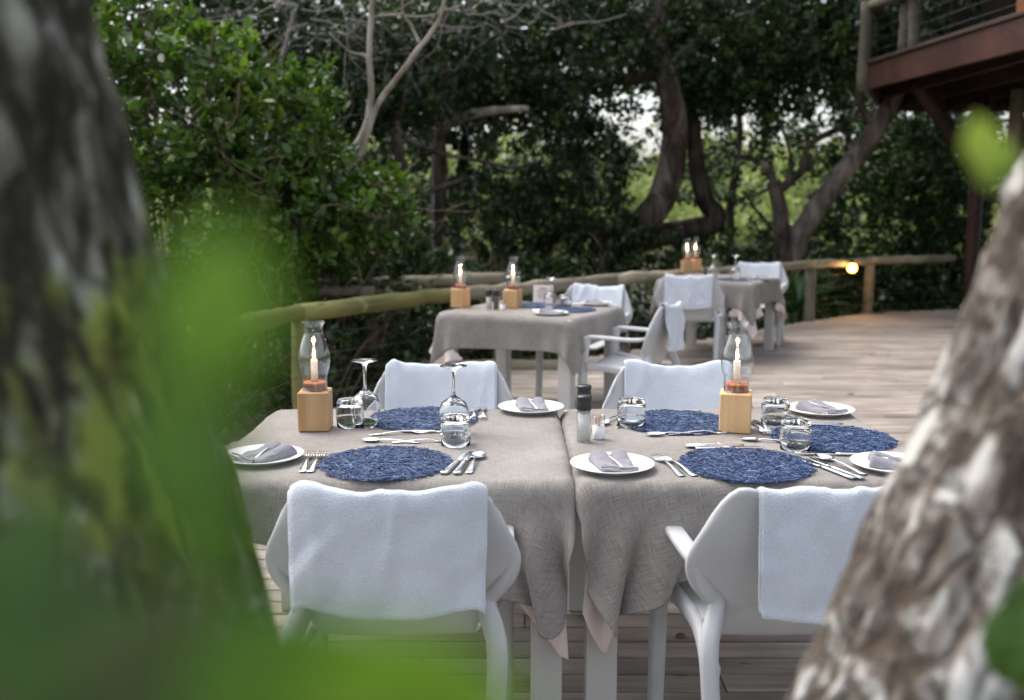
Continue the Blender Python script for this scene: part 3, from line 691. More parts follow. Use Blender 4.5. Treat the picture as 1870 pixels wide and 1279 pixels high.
# ------------------------------------------------------------------ chairs
_bw = spline([(0, 0.195, 0), (0.15, 0.216, 0), (0.35, 0.260, 0), (0.52, 0.300, 0), (0.68, 0.316, 0), (0.82, 0.311, 0), (1.0, 0.282, 0)], 80)
def back_w(t_):   # half width of the back shell against height fraction
    return np.interp(t_, _bw[:, 0], _bw[:, 1])
ZS, ZTOPC = 0.42, 0.850
def back_ztop(s): 
    a = np.abs(s)
    return ZTOPC - 0.026 * (1 - np.clip(a / 0.75, 0, 1) ** 2) - 0.125 * np.clip((a - 0.66) / 0.34, 0, 1) ** 2.2
def back_y(z, s):
    tt = (z - ZS) / (ZTOPC - ZS)
    return -0.205 - 0.135 * tt ** 0.9 + 0.055 * np.abs(s) ** 2.2 * (0.35 + 0.65 * tt)
def chair_meshes():
    nS = 33
    s = np.linspace(-1, 1, nS); rows = []
    for k in np.linspace(0, 1, 12):                       # seat, front to back
        y_ = 0.235 - 0.40 * k; hw = np.interp(k, [0, 0.1, 0.5, 1], [0.205, 0.235, 0.24, 0.215])
        z_ = 0.436 - 0.020 * np.sin(k * np.pi) - 0.012 * k - 0.03 * np.exp(-k * 22) + 0.008 * s ** 2
        rows.append(np.stack([s * hw, np.full(nS, y_), np.broadcast_to(z_, nS)], 1))
    for k in (0.25, 0.55, 0.85):                          # the rounded bend into the back
        a = k * R(75); rows.append(np.stack([s * 0.205, -0.165 - 0.045 * np.sin(a) + 0.010 * s ** 2, 0.416 + 0.045 * (1 - np.cos(a)) + 0.004 * s ** 2], 1))
    for k in np.linspace(0.10, 1, 26):
        zt_ = back_ztop(s); z_ = ZS + (zt_ - ZS) * k
        rows.append(np.stack([s * back_w(np.full(nS, k)), back_y(z_, s), z_], 1))
    G = np.stack(rows)
    v, f = thick_grid(G, 0.016)
    shell = mesh('seat_shell', v, f, M['resin'])
    legs = {}
    for sd in (-1, 1):
        # arm rising from the back and running forward, bending down into the front leg
        P = spline([(sd * 0.286, -0.236, 0.645), (sd * 0.283, -0.19, 0.630), (sd * 0.281, -0.08, 0.625), (sd * 0.281, 0.10, 0.630), (sd * 0.281, 0.185, 0.624), (sd * 0.281, 0.205, 0.59)], 22)
        v, f = tube(P, np.interp(np.linspace(0, 1, 22), [0, 0.2, 0.8, 1], [0.6, 1, 1, 1]), 14, sq=(0.013, 0.026, 0.55)); legs['arm', sd] = mesh('armrest', v, f, M['resin'])
        P = spline([(sd * 0.281, 0.188, 0.632), (sd * 0.281, 0.205, 0.50), (sd * 0.281, 0.215, 0.25), (sd * 0.282, 0.225, 0.0)], 14)
        v, f = tube(P, np.linspace(1.1, 0.85, 14), 14, sq=(0.026, 0.030, 0.55)); legs['front', sd] = mesh('leg', v, f, M['resin'])
        ep = []
        for zz in (0.66, 0.62, 0.57, 0.52):
            kk = (zz - ZS) / (back_ztop(np.array(0.95)) - ZS); ep.append((sd * (float(back_w(kk)) - 0.016), float(back_y(zz, 0.95)) + 0.004, zz))
        P = spline(ep + [(sd * 0.262, -0.262, 0.42), (sd * 0.258, -0.292, 0.22), (sd * 0.264, -0.335, 0.0)], 24)
        v, f = tube(P, np.interp(np.linspace(0, 1, 24), [0, 0.12, 0.3, 0.5, 1], [0.08, 0.4, 0.8, 1.05, 0.88]), 14, sq=(0.024, 0.030, 0.6)); legs['rear', sd] = mesh('leg', v, f, M['resin'])
        P = spline([(sd * 0.288, 0.19, 0.425), (sd * 0.262, 0.10, 0.425), (sd * 0.240, -0.05, 0.405), (sd * 0.255, -0.20, 0.385), (sd * 0.262, -0.28, 0.36)], 14)
        v, f = tube(P, np.interp(np.linspace(0, 1, 14), [0, 0.3, 0.7, 1], [1.5, 1, 1, 1.5]), 12, sq=(0.024, 0.016, 0.6)); legs['side', sd] = mesh('seat_rail', v, f, M['resin'])
    return shell, legs
SHELL, CH = chair_meshes()
def chair(x, y, rz, label, sc=1.0):
    o = empty('resin_armchair', (x, y, 0), rz, label, 'chair', 'grey moulded armchairs around the tables')
    inst('seat_shell', SHELL, o)
    for sd in (-1, 1):
        inst('armrest', CH['arm', sd], o); inst('leg', CH['front', sd], o); inst('leg', CH['rear', sd], o); inst('seat_rail', CH['side', sd], o)
    return o
def towel(x, y, rz, x0, x1, lr, lf, label, seed, skew=0.0, ripple=0.010, layers=2):
    """folded towel over a chair back: hangs free behind, lies on the shell in front"""
    mb_v = []; mb_f = []; n0 = 0; uvs = []
    for ly in range(layers):
        nx, extra = 44, 0.0075 * ly
        xs_ = np.linspace(x0 - 0.006 * ly, x1 + 0.002 * ly, nx)
        s = np.clip(xs_ / 0.29, -1, 1); zt_ = back_ztop(s); yt = back_y(zt_, s)
        G = []
        Lr = lr + 0.012 * (1 - ly) ; nr = 26
        base = 0.0115 + 0.0042 * (layers - 1 - ly)
        sag = 0.006 * np.sin(xs_ * 17 + seed) + 0.004 * np.sin(xs_ * 41 + seed * 2)
        for k in np.linspace(1, 0, nr):          # rear drop, bottom to top
            z_ = zt_ - k * (Lr + skew * (xs_ - x0)) - 0.004
            fold = ripple * np.sin(xs_ * 23 + seed + 1.5 * k) * np.sin(k * 2.2 + 0.3) + ripple * 0.9 * vnoise(np.stack([xs_ * 9, k * 3 + 0 * xs_, 0 * xs_ + seed], 1), 3)
            y_ = yt - base - 0.010 * np.sqrt(np.maximum(k, 0)) - np.abs(fold) * (0.25 + 0.75 * k)
            G.append(np.stack([xs_ + 0.004 * np.sin(k * 5 + seed) * k, y_, z_], 1))
        for a in np.linspace(R(150), R(30), 7):  # over the top edge
            G.append(np.stack([xs_, yt + np.cos(a) * base, zt_ + np.sin(a) * base + np.maximum(sag, -0.003) * 0.8], 1))
        for k in np.linspace(0.04, 1, 22):       # front drop
            z_ = zt_ - k * lf; y_ = back_y(z_, s) + base + 0.004 + ripple * 1.4 * np.abs(np.sin(xs_ * 15 + seed * 1.3 + k * 2)) * k ** 0.7
            G.append(np.stack([xs_, y_, z_], 1))
        G = np.stack(G); Q_ = G.reshape(-1, 3); wv = (0.0016 * vnoise(Q_ * 26, seed) + 0.0085 * np.maximum(vnoise(np.stack([Q_[:, 0] * 7 + Q_[:, 2] * 5, Q_[:, 2] * 2.5, Q_[:, 1] * 3], 1), seed + 9), 0)).reshape(G.shape[:2])
        rt = np.random.default_rng(seed * 7 + 3); gx = np.linspace(0, 1, nx)[None, :]; gy = np.linspace(0, 1, G.shape[0])[:, None]
        for q in range(9):
            ax, ay, an = rt.random(), rt.random(), rt.normal(np.pi / 2, 0.55); dd = (gx - ax) * np.sin(an) - (gy - ay) * np.cos(an); al = (gx - ax) * np.cos(an) + (gy - ay) * np.sin(an)
            wv = wv + rt.uniform(0.003, 0.0075) * np.exp(-(dd / rt.uniform(0.018, 0.045)) ** 2) * np.exp(-(al / rt.uniform(0.12, 0.3)) ** 2)
        ex = np.minimum(xs_ - xs_[0], xs_[-1] - xs_)[None, :] < 0.010; wv = wv + np.where(ex, 0.0011, 0); wv[:2] += 0.0012; wv[-2:] += 0.0012; wv[2] -= 0.0008
        G = G + grid_normals(G) * wv[..., None]
        v, f = thick_grid(G, 0.0026)
        iu, iv = np.meshgrid(np.arange(G.shape[1]) / G.shape[1] * 0.5, np.arange(G.shape[0]) / G.shape[0] * 0.7); g = np.stack([iu, iv], -1).reshape(-1, 2)
        ring = np.zeros((len(v) - 2 * len(g), 2)); uvs += [g, g, ring]
        mb_v.append(v); mb_f.append(f + n0); n0 += len(v)
    me = mesh('towel', np.concatenate(mb_v), np.concatenate(mb_f), M['towel'])
    uv = me.uv_layers.new(name='UVMap'); lv = np.zeros(len(me.loops), np.int32); me.loops.foreach_get('vertex_index', lv)
    uv.data.foreach_set('uv', np.concatenate(uvs)[lv].astype(np.float32).ravel())
    o = inst('towel', me, None, (x, y, 0), (0, 0, rz))
    return tag(o, label, 'towel', 'white towels over the chair backs')
def seat_at(x, y, rz, lab, tw):
    chair(x, y, rz, lab); towel(x, y, rz, *tw)
seat_at(-0.300, 2.735, 0.0, 'grey resin armchair in front, its back to the viewer, at the front left table',
        (-0.235, 0.235, 0.275, 0.26, 'white towel over the near chair at the front left table', 1, 0.0))
seat_at(0.735, 2.74, R(5), 'grey resin armchair in front, its back to the viewer, half hidden by the lichen trunk',
        (-0.165, 0.235, 0.285, 0.25, 'white towel over the near chair beside the lichen covered trunk', 2, 0.02))
seat_at(-0.295, 3.99, R(180), 'grey resin armchair across the front left table, facing the viewer',
        (-0.225, 0.235, 0.26, 0.29, 'white towel over the far chair behind the upturned wine glasses', 3, 0.0))
seat_at(0.685, 3.98, R(178), 'grey resin armchair across the front right table, facing the viewer',
        (-0.22, 0.22, 0.26, 0.29, 'white towel over the far chair behind the front right lamp', 4, 0.0))
ch_dir = lambda a: (math.cos(a), math.sin(a))
seat_at(0.79, 6.99, R(63.5), 'grey resin armchair seen from its side at the middle table',
        (-0.20, 0.12, 0.27, 0.26, 'white towel hanging in folds from the sideways armchair at the middle table', 5, 0.0, 0.022))
seat_at(0.56, 8.02, R(155), 'grey resin armchair behind the middle table, close to the railing post',
        (-0.225, 0.20, 0.24, 0.24, 'white towel over the chair behind the middle table', 6, 0.0))
seat_at(1.69, 9.68, R(-14), 'grey resin armchair with its back to the viewer at the farthest table',
        (-0.21, 0.21, 0.26, 0.25, 'white towel over the near chair at the farthest table', 7, 0.0))
seat_at(2.60, 10.98, R(160), 'grey resin armchair behind the farthest table, under the log railing',
        (-0.22, 0.22, 0.25, 0.25, 'white towel over the chair behind the farthest table', 8, 0.0))

# ------------------------------------------------------------------ things on the tables
ZC = TOP + 0.0115
def lamp_meshes():
    d = {}
    v, f = box(-0.0525, 0.0525, -0.0525, 0.0525, 0, 0.135, 0.004); d['block'] = mesh('wooden_block', v, f, M['block'], False)
    v, f = lathe([(0, 0.1352), (0.039, 0.1352), (0.0405, 0.140), (0.039, 0.148), (0.0405, 0.158), (0.038, 0.164), (0, 0.164)], 28)
    v = v + (vnoise(v * 160, 3) * 0.0008)[:, None] * np.array([1, 1, 0]); d['collar'] = mesh('bark_collar', v, f, M['bark_ring'])
    out = np.array([(0.0425, 0.1365), (0.0425, 0.175), (0.045, 0.190), (0.0515, 0.212), (0.0545, 0.235), (0.0535, 0.256), (0.0475, 0.284), (0.0395, 0.308), (0.0335, 0.326), (0.0318, 0.340), (0.0325, 0.352), (0.0375, 0.362), (0.0400, 0.367), (0.0398, 0.370)])
    inn = out[::-1].copy(); inn[:, 0] -= 0.0021; inn[0, 1] = 0.370
    o2 = spline(np.c_[out, np.zeros(len(out))], 40)[:, :2]; i2 = spline(np.c_[inn, np.zeros(len(inn))], 40)[:, :2]
    prof = np.vstack([o2, i2, o2[:1]]); v, f = lathe(prof, 48); d['chimney'] = mesh('glass_chimney', v, f, M['thin'])
    v, f = lathe([(0, 0.1642), (0.0118, 0.1642), (0.0115, 0.236), (0.0095, 0.2405), (0.004, 0.239), (0, 0.238)], 20); d['candle'] = mesh('candle', v, f, M['wax'])
    v, f = tube([(0, 0, 0.237), (0.0005, 0, 0.244), (0.0015, 0, 0.249)], 0.0009, 6); d['wick'] = mesh('wick', v, f, M['wick'])
    v, f = lathe([(0, 0.2445), (0.003, 0.247), (0.005, 0.252), (0.0052, 0.257), (0.004, 0.265), (0.0022, 0.273), (0.0008, 0.280), (0, 0.283)], 16); d['flame'] = mesh('flame', v, f, M['flame'])
    return d
LM = lamp_meshes()
def candle_lamp(p, rz, label, sc=1.0):
    o = empty('candle_lamp', (p[0], p[1], ZC), rz, label, 'lamp', 'candle lamps on wooden blocks'); o.scale = (sc,) * 3
    inst('wooden_block', LM['block'], o); inst('bark_collar', LM['collar'], o, rot=(0, 0, rz * 3)); inst('glass_chimney', LM['chimney'], o)
    c = inst('candle', LM['candle'], o); inst('wick', LM['wick'], c); inst('flame', LM['flame'], c)
    l = bpy.data.lights.new('candle_light', 'POINT'); l.energy = 0.9; l.color = (1, 0.55, 0.22); l.shadow_soft_size = 0.008
    lo = bpy.data.objects.new('candle_light', l); C.objects.link(lo); lo.parent = o; lo.location = (0, 0, 0.262)
candle_lamp(on(577, 783, ZC), R(2), 'lit candle lamp on orange wood block at the front left table')
candle_lamp(on(1342, 786, ZC), R(-14), 'lit candle lamp on pale wood block at the front right table')
candle_lamp(on(841, 561, ZC), R(-30), 'lit candle lamp on the corner of the middle table, beside the railing')
candle_lamp(on(937, 563, ZC), R(-24), 'lit candle lamp on the middle table, next to the grinders')
candle_lamp(on(1254, 499, ZC), R(10), 'lit candle lamp on the farthest table, outer one of the touching pair')
candle_lamp(on(1269, 496, ZC), R(25), 'lit candle lamp on the farthest table, nearer the wine glasses')

def glass_meshes():
    d = {}
    # upturned tumbler: rim down, thick base up
    out = [(0.0375, 0.0), (0.0390, 0.030), (0.0385, 0.062), (0.0360, 0.078), (0.0315, 0.0855), (0.022, 0.087), (0, 0.0865)]
    inn = [(0, 0.070), (0.024, 0.0705), (0.0315, 0.069), (0.0350, 0.060), (0.0362, 0.030), (0.0352, 0.0)]
    v, f = lathe(out + inn + out[:1], 40); d['tumbler'] = mesh('tumbler', v, f, M['glass'])
    out = np.array([(0.0305, 0.0), (0.0355, 0.022), (0.0395, 0.048), (0.0385, 0.070), (0.031, 0.090), (0.016, 0.103), (0.0062, 0.110), (0.0042, 0.122), (0.0038, 0.155), (0.0045, 0.178), (0.009, 0.187), (0.026, 0.1925), (0.0345, 0.1945), (0.0345, 0.1962), (0.020, 0.1962), (0.0, 0.1955)])
    inn = np.array([(0.0, 0.0985), (0.014, 0.096), (0.0285, 0.085), (0.0365, 0.069), (0.0376, 0.048), (0.0338, 0.022), (0.0290, 0.0)])
    v, f = lathe(np.vstack([out, inn, out[:1]]), 44); d['wine'] = mesh('wine_glass', v, f, M['glass'])
    return d
GM = glass_meshes()
def glassware(kind, px, py, label, sc=1.0):
    p = on(px, py, ZC)
    nm = {'tumbler': 'tumbler', 'wine': 'wine_glass'}[kind]
    o = inst(nm, GM[kind], None, (p[0], p[1], ZC), (0, 0, 0)); o.scale = (sc * 1.24, sc * 1.24, sc * 1.12)
    return tag(o, label, 'glass', 'upturned tumblers' if kind == 'tumbler' else 'upturned wine glasses')
glassware('tumbler', 640, 778, 'upturned tumbler between the front left lamp and a wine glass', 1.0)
glassware('wine', 668, 778, 'upturned wine glass beside the front left candle lamp', 1.05)
glassware('wine', 829, 792, 'upturned wine glass in front of a towel draped chair', 1.05)
glassware('tumbler', 832, 812, 'upturned tumbler in front of a wine glass by the blue placemats', 1.02)
glassware('tumbler', 1153, 778, 'upturned tumbler beside the toothpick holder', 1.02)
glassware('tumbler', 1415, 778, 'upturned tumbler beside the plate at the far corner of the front right table', 1.02)
glassware('tumbler', 1452, 820, 'upturned tumbler between the two blue mats beside the front right lamp', 1.02)
glassware('wine', 1006, 566, 'upturned wine glass on the middle table, before the menu card', 1.05)
glassware('tumbler', 1032, 562, 'upturned tumbler on the middle table, beside its wine glass', 1.0)
glassware('wine', 926, 557, 'upturned wine glass on the middle table, behind the second lamp', 1.0)
glassware('wine', 1302, 508, 'upturned wine glass on the farthest table, closer to the lamps', 1.05)
glassware('wine', 1342, 512, 'upturned wine glass on the farthest table, closer to its blue mat', 1.1)

# woven blue placemats
def mat_mesh():
    rg = np.random.default_rng(11); vs, fs, tn = [], [], []; n0 = 0
    v, f = lathe([(0.0, 0.0005), (0.184, 0.0005), (0.186, 0.002), (0.184, 0.0035), (0, 0.0035)], 60)
    vs.append(v); fs.append(np.array(f)); tn.append(np.zeros(len(v))); n0 += len(v)
    for k in range(1750):
        r0 = 0.196 * math.sqrt(rg.random()); a0 = rg.random() * 6.283; c = np.array([r0 * math.cos(a0), r0 * math.sin(a0)])
        ang = rg.random() * 6.283; curv = rg.normal(0, 22); L = rg.uniform(0.035, 0.10)
        t_ = np.linspace(-0.5, 0.5, 7) * L; th = ang + curv * t_
        dx = np.cumsum(np.cos(th)) * L / 7; dy = np.cumsum(np.sin(th)) * L / 7
        P = np.stack([c[0] + dx - dx.mean(), c[1] + dy - dy.mean(), 0.003 + rg.uniform(0, 0.0045) + 0.0022 * np.sin(np.linspace(0, 6, 7) + rg.random() * 6)], 1)
        rr = np.hypot(P[:, 0], P[:, 1]); lim = 0.1985 + 0.004 * math.sin(a0 * 9) + 0.003 * math.sin(a0 * 23); sc_ = np.minimum(1, lim / np.maximum(rr, 1e-6)); P[:, :2] *= sc_[:, None]
        v, f = tube(P, rg.uniform(0.0007, 0.0015), 4, cap=False)
        vs.append(v); fs.append(np.array(f) + n0); n0 += len(v); tn.append(np.full(len(v), np.clip(rg.beta(1.1, 1.9), 0, 1)))
    me = mesh('woven_placemat', np.concatenate(vs), np.concatenate(fs), M['straw'])
    a = me.attributes.new('tint', 'FLOAT', 'POINT'); a.data.foreach_set('value', np.concatenate(tn).astype(np.float32)); return me
MAT = mat_mesh()
def placemat(px, py, rz, label, sc=1.0):
    p = on(px, py, ZC + 0.003)
    o = inst('woven_placemat', MAT, None, (p[0], p[1], ZC - 0.0005), (0, 0, rz)); o.scale = (sc, sc, 1)
    return tag(o, label, 'placemat', 'round woven blue placemats')
placemat(705, 846, 0.3, 'round blue woven placemat near the viewer, on the front left table')
placemat(772, 765, 1.7, 'round blue woven placemat across the front left table, behind the wine glasses')
placemat(1362, 849, 2.9, 'round blue woven placemat near the viewer, on the front right table')
placemat(1236, 771, 4.4, 'round blue woven placemat across the front right table, behind its lamp')
placemat(1520, 801, 5.1, 'round blue woven placemat at the end of the front right table', 1.0)
placemat(1040, 566, 0.9, 'round blue woven placemat on the near edge of the middle table', 0.95)
placemat(978, 558, 2.2, 'round blue woven placemat on the middle table, by the menu card', 0.9)
placemat(1345, 511, 3.3, 'round blue woven placemat on the farthest table', 0.95)

v, f = lathe([(0, 0.004), (0.070, 0.004), (0.074, 0.0), (0.080, 0.0), (0.083, 0.005), (0.112, 0.014), (0.122, 0.0175), (0.1235, 0.0195), (0.121, 0.0205), (0.110, 0.0172), (0.084, 0.009), (0.072, 0.0075), (0, 0.0075)], 56)
PLATE = mesh('plate', v, f, M['china'])
def napkin_mesh():
    """folded napkin: flat folded base, layered front edge and two soft lobes at the far end"""
    nx, ny = 44, 52; X_, Y_ = np.meshgrid(np.linspace(-1, 1, nx), np.linspace(-1, 1, ny))
    x_ = X_ * (0.052 + 0.006 * Y_); y_ = Y_ * 0.070 + 0.006 * np.abs(X_) ** 1.5 * (Y_ > 0) - 0.004 * np.sin(X_ * 3)
    edge = np.clip(1 - np.abs(X_) ** 10, 0, 1) * np.clip(1 - np.abs(Y_) ** 12, 0, 1)
    z_ = 0.011 + 0.016 * np.clip((Y_ + 0.75) / 1.6, 0, 1) ** 1.1
    lobe = np.clip((Y_ - 0.05) / 0.95, 0, 1) ** 0.7
    z_ = z_ + lobe * (0.016 * np.abs(np.sin(X_ * np.pi * 0.95)) ** 0.7 - 0.006) - 0.005 * np.exp(-((X_ - 0.08) / 0.16) ** 2) * (Y_ > -0.85)
    z_ = z_ + 0.0035 * np.sin(Y_ * 7 + X_ * 2.5) * np.clip(-Y_ + 0.4, 0, 1) + 0.0015 * vnoise(np.stack([X_.ravel() * 4, Y_.ravel() * 4, 0 * X_.ravel()], 1), 2).reshape(X_.shape)
    z_ = np.maximum(z_ * edge ** 0.35, 0.001)
    top = np.stack([x_, y_, z_], -1)
    bot = np.stack([x_ * 0.97, y_ * 0.97, np.zeros_like(z_)], -1)
    r, c, _ = top.shape; m_ = r * c; f = grid_faces(r, c)
    edge_i = np.array(list(range(c)) + [i * c + c - 1 for i in range(1, r)] + [(r - 1) * c + j for j in range(c - 2, -1, -1)] + [i * c for i in range(r - 2, 0, -1)])
    e2 = np.roll(edge_i, -1)
    V_ = np.concatenate([top.reshape(-1, 3), bot.reshape(-1, 3)]); F = np.concatenate([f, f[:, ::-1] + m_, np.stack([e2, edge_i, edge_i + m_, e2 + m_], 1)])
    # loose folded layers peeping out at the near end
    extra_v, extra_f, n0 = [V_], [F], len(V_)
    for k, (dz, dy, w_) in enumerate(((0.0145, -0.068, 0.050), (0.0085, -0.073, 0.052), (0.0035, -0.076, 0.050))):
        P = np.stack([np.linspace(-w_, w_, 17), dy + 0.003 * np.sin(np.linspace(0, 5 + k, 17)), dz + 0.0025 * np.sin(np.linspace(1, 6, 17) + k)], 1)
        v, f = tube(P, np.full(17, 0.0028), 8); f = np.array([q for q in f if len(q) == 4]); extra_v.append(v); extra_f.append(f + n0); n0 += len(v)
    AV = np.concatenate(extra_v); me = mesh('napkin', AV, np.concatenate(extra_f), M['napkin'])
    uv = me.uv_layers.new(name='UVMap'); lv = np.zeros(len(me.loops), np.int32); me.loops.foreach_get('vertex_index', lv); uv.data.foreach_set('uv', (AV[:, :2][lv] * 2).astype(np.float32).ravel())
    return me
NAP = napkin_mesh()

def strip(pts, th=0.0018):
    """flat metal bar along Y: pts (y, half width, z); slightly domed"""
    G = []
    for (y_, hw, z_) in pts:
        G.append([(k * hw, y_, z_ + 0.0009 * (1 - k * k)) for k in (-1, -0.5, 0, 0.5, 1)])
    return thick_grid(np.array(G), th)
def cut_meshes():
    d = {}
    handle = [(-0.10, 0.0035, 0.003), (-0.098, 0.0080, 0.003), (-0.085, 0.0095, 0.0035), (-0.06, 0.0075, 0.0055), (-0.02, 0.0042, 0.0095), (0.02, 0.0032, 0.011), (0.035, 0.0036, 0.0095)]
    mb = MB(); mb.add(*strip(handle + [(0.045, 0.007, 0.007), (0.055, 0.0118, 0.0045), (0.066, 0.0125, 0.0035)]))
    for k in range(4):
        xx = (k - 1.5) * 0.0066
        P = np.array([(xx * 1.0, 0.062, 0.0035), (xx, 0.078, 0.003), (xx, 0.092, 0.0045), (xx * 0.96, 0.104, 0.008)]); v, f = tube(P, [0.0021, 0.0019, 0.0017, 0.0010], 6); mb.add(v, f)
    d['fork'] = mb.build('fork', M['steel'])
    mb = MB(); mb.add(*strip(handle + [(0.043, 0.005, 0.007)]))
    G = []
    for a in np.linspace(-1, 1, 15):
        hw = 0.0205 * math.sqrt(max(1 - abs(a) ** 2.3, 0.0)) * (1.0 - 0.06 * a) + 0.0006
        G.append([(k * hw, 0.072 + a * 0.032, 0.0085 - 0.0072 * (1 - k * k) * (1 - a * a) ** 0.8) for k in np.linspace(-1, 1, 11)])
    mb.add(*thick_grid(np.array(G), 0.0014)); d['spoon'] = mb.build('spoon', M['steel'])
    mb = MB(); mb.add(*strip([(-0.11, 0.004, 0.005), (-0.108, 0.0085, 0.005), (-0.09, 0.0098, 0.005), (-0.04, 0.0075, 0.005), (0.0, 0.0062, 0.005), (0.012, 0.007, 0.005)], 0.006))
    G = []
    for y_, a, b_ in ((0.010, -0.005, 0.005), (0.03, -0.0085, 0.0065), (0.07, -0.0105, 0.0065), (0.10, -0.0085, 0.0060), (0.117, -0.002, 0.0045), (0.122, 0.002, 0.0035)):
        G.append([(a + (b_ - a) * k, y_, 0.005) for k in (0, 0.33, 0.67, 1)])
    mb.add(*thick_grid(np.array(G), 0.0016)); d['knife'] = mb.build('table_knife', M['steel'])
    return d
CUT = cut_meshes()
def cutlery(kind, px, py, ang, label, sc=0.95, z=ZC, tilt=0.0, group='table cutlery'):
    p = on(px, py, z)
    nm = {'fork': 'fork', 'spoon': 'spoon', 'knife': 'table_knife'}[kind]
    o = inst(nm, CUT[kind], None, (p[0], p[1], z), (tilt, 0, R(ang))); o.scale = (sc * 1.18,) * 3
    return tag(o, label, {'fork': 'fork', 'spoon': 'spoon', 'knife': 'knife'}[kind], group)
def plate_set(px, py, rz, where, kn=True, sc=1.0, nsc=1.0, nrot=0.0):
    p = on(px, py, ZC + 0.006)
    o = inst('plate', PLATE, None, (p[0], p[1], ZC - 0.001), (0, 0, rz)); o.scale = (sc,) * 3; tag(o, 'white round china plate ' + where, 'plate', 'white side plates')
    q = inst('napkin', NAP, None, (p[0] + 0.004, p[1] - 0.002, ZC + 0.0068 * sc), (0, 0, rz + nrot)); q.scale = (nsc,) * 3; tag(q, 'folded mauve napkin on the plate ' + where, 'napkin', 'folded mauve napkins')
    if kn:
        k_ = inst('teaspoon', CUT['spoon'], None, (p[0] + 0.004, p[1] + 0.004, ZC + 0.0205), (R(9), 0, rz + nrot + 0.35)); k_.scale = (0.62 * nsc,) * 3
        tag(k_, 'small steel teaspoon on the napkin, plate ' + where, 'spoon', 'teaspoons on napkins')
plate_set(480, 836, R(-40), 'near the mossy trunk', nsc=1.08)
plate_set(970, 747, R(5), 'at the far edge of the front left table')
plate_set(1118, 852, R(8), 'beside the table seam near the viewer', nsc=1.05)
plate_set(1498, 751, R(35), 'at the far corner of the front right table')
plate_set(1632, 851, R(75), 'half hidden behind the lichen trunk')
plate_set(1006, 573, R(70), 'at the near corner of the middle table', kn=False)
plate_set(1090, 556, R(40), 'at the far corner of the middle table', kn=False)
plate_set(1396, 509, R(40), 'on the farthest table', kn=False)
# cutlery: place setting by place setting
cutlery('fork', 561, 846, 4, 'steel fork beside the near blue mat, outer one by the mossy trunk plate')
cutlery('fork', 578, 846, 1, 'steel fork touching the near blue mat of the front left table')
cutlery('knife', 833, 848, -14, 'steel knife next to the near blue mat of the front left table')
cutlery('knife', 848, 848, -8, 'steel knife between another knife and the soup spoon, front left table')
cutlery('spoon', 866, 848, -6, 'steel soup spoon beside the two knives, front left table')
cutlery('fork', 730, 793, -78, 'steel dessert fork lying below the far mat of the front left table', 0.85)
cutlery('knife', 790, 790, -92, 'steel dessert knife under the rim of the far mat, front left table', 0.80)
cutlery('spoon', 715, 808, 82, 'steel dessert spoon above the near mat, front left table', 0.80)
cutlery('fork', 770, 808, -84, 'steel dessert fork above the near mat, front left table', 0.80)
cutlery('fork', 868, 757, 176, 'steel fork by the far blue mat, left one of two behind the wine glass')
cutlery('fork', 883, 756, 180, 'steel fork by the far blue mat, right one of two behind the wine glass')
cutlery('fork', 1221, 853, 12, 'steel fork near the seam side plate, outer one at the front right table')
cutlery('fork', 1239, 853, 16, 'steel fork touching the near blue mat of the front right table')
cutlery('knife', 1507, 857, 22, 'steel knife next to the near blue mat of the front right table')
cutlery('knife', 1524, 857, 20, 'steel knife between another knife and the soup spoon, front right table')
cutlery('spoon', 1535, 851, 20, 'steel soup spoon beside the two knives, front right table')
cutlery('fork', 1275, 793, -82, 'steel dessert fork below the far mat, front right table', 0.85)
cutlery('spoon', 1232, 795, 95, 'steel dessert spoon below the far mat, front right table', 0.80)
cutlery('spoon', 1305, 816, 98, 'steel dessert spoon in front of the wood block lamp, front right table', 0.82)
cutlery('knife', 1330, 820, -86, 'steel dessert knife in front of the wood block lamp, front right table', 0.80)
cutlery('fork', 1383, 782, 184, 'steel fork beside the front right lamp, near its wood block')
cutlery('fork', 1393, 782, 181, 'steel fork beside the front right lamp, close to the tumbler')
cutlery('spoon', 1408, 808, 70, 'steel spoon lying between the lamp and the end mat, front right table', 0.8)
cutlery('spoon', 1118, 768, 150, 'steel soup spoon at the far mat, beside the toothpick holder')
cutlery('knife', 1134, 768, 170, 'steel knife at the far mat, behind the tumbler by the toothpicks')
cutlery('fork', 1480, 776, 88, 'steel fork between the end mat and the far corner plate', 0.95)
cutlery('fork', 1500, 781, 90, 'steel fork closest to the end mat, far side', 0.95)
cutlery('knife', 1535, 832, 84, 'steel knife between the end mat and the half hidden plate', 0.95)
cutlery('knife', 975, 568, 60, 'steel knife by the near mat of the middle table', 0.95)
cutlery('fork', 1062, 557, 60, 'steel fork beyond the mats of the middle table', 0.95)
cutlery('fork', 1372, 514, 60, 'steel fork on the farthest table', 0.95)

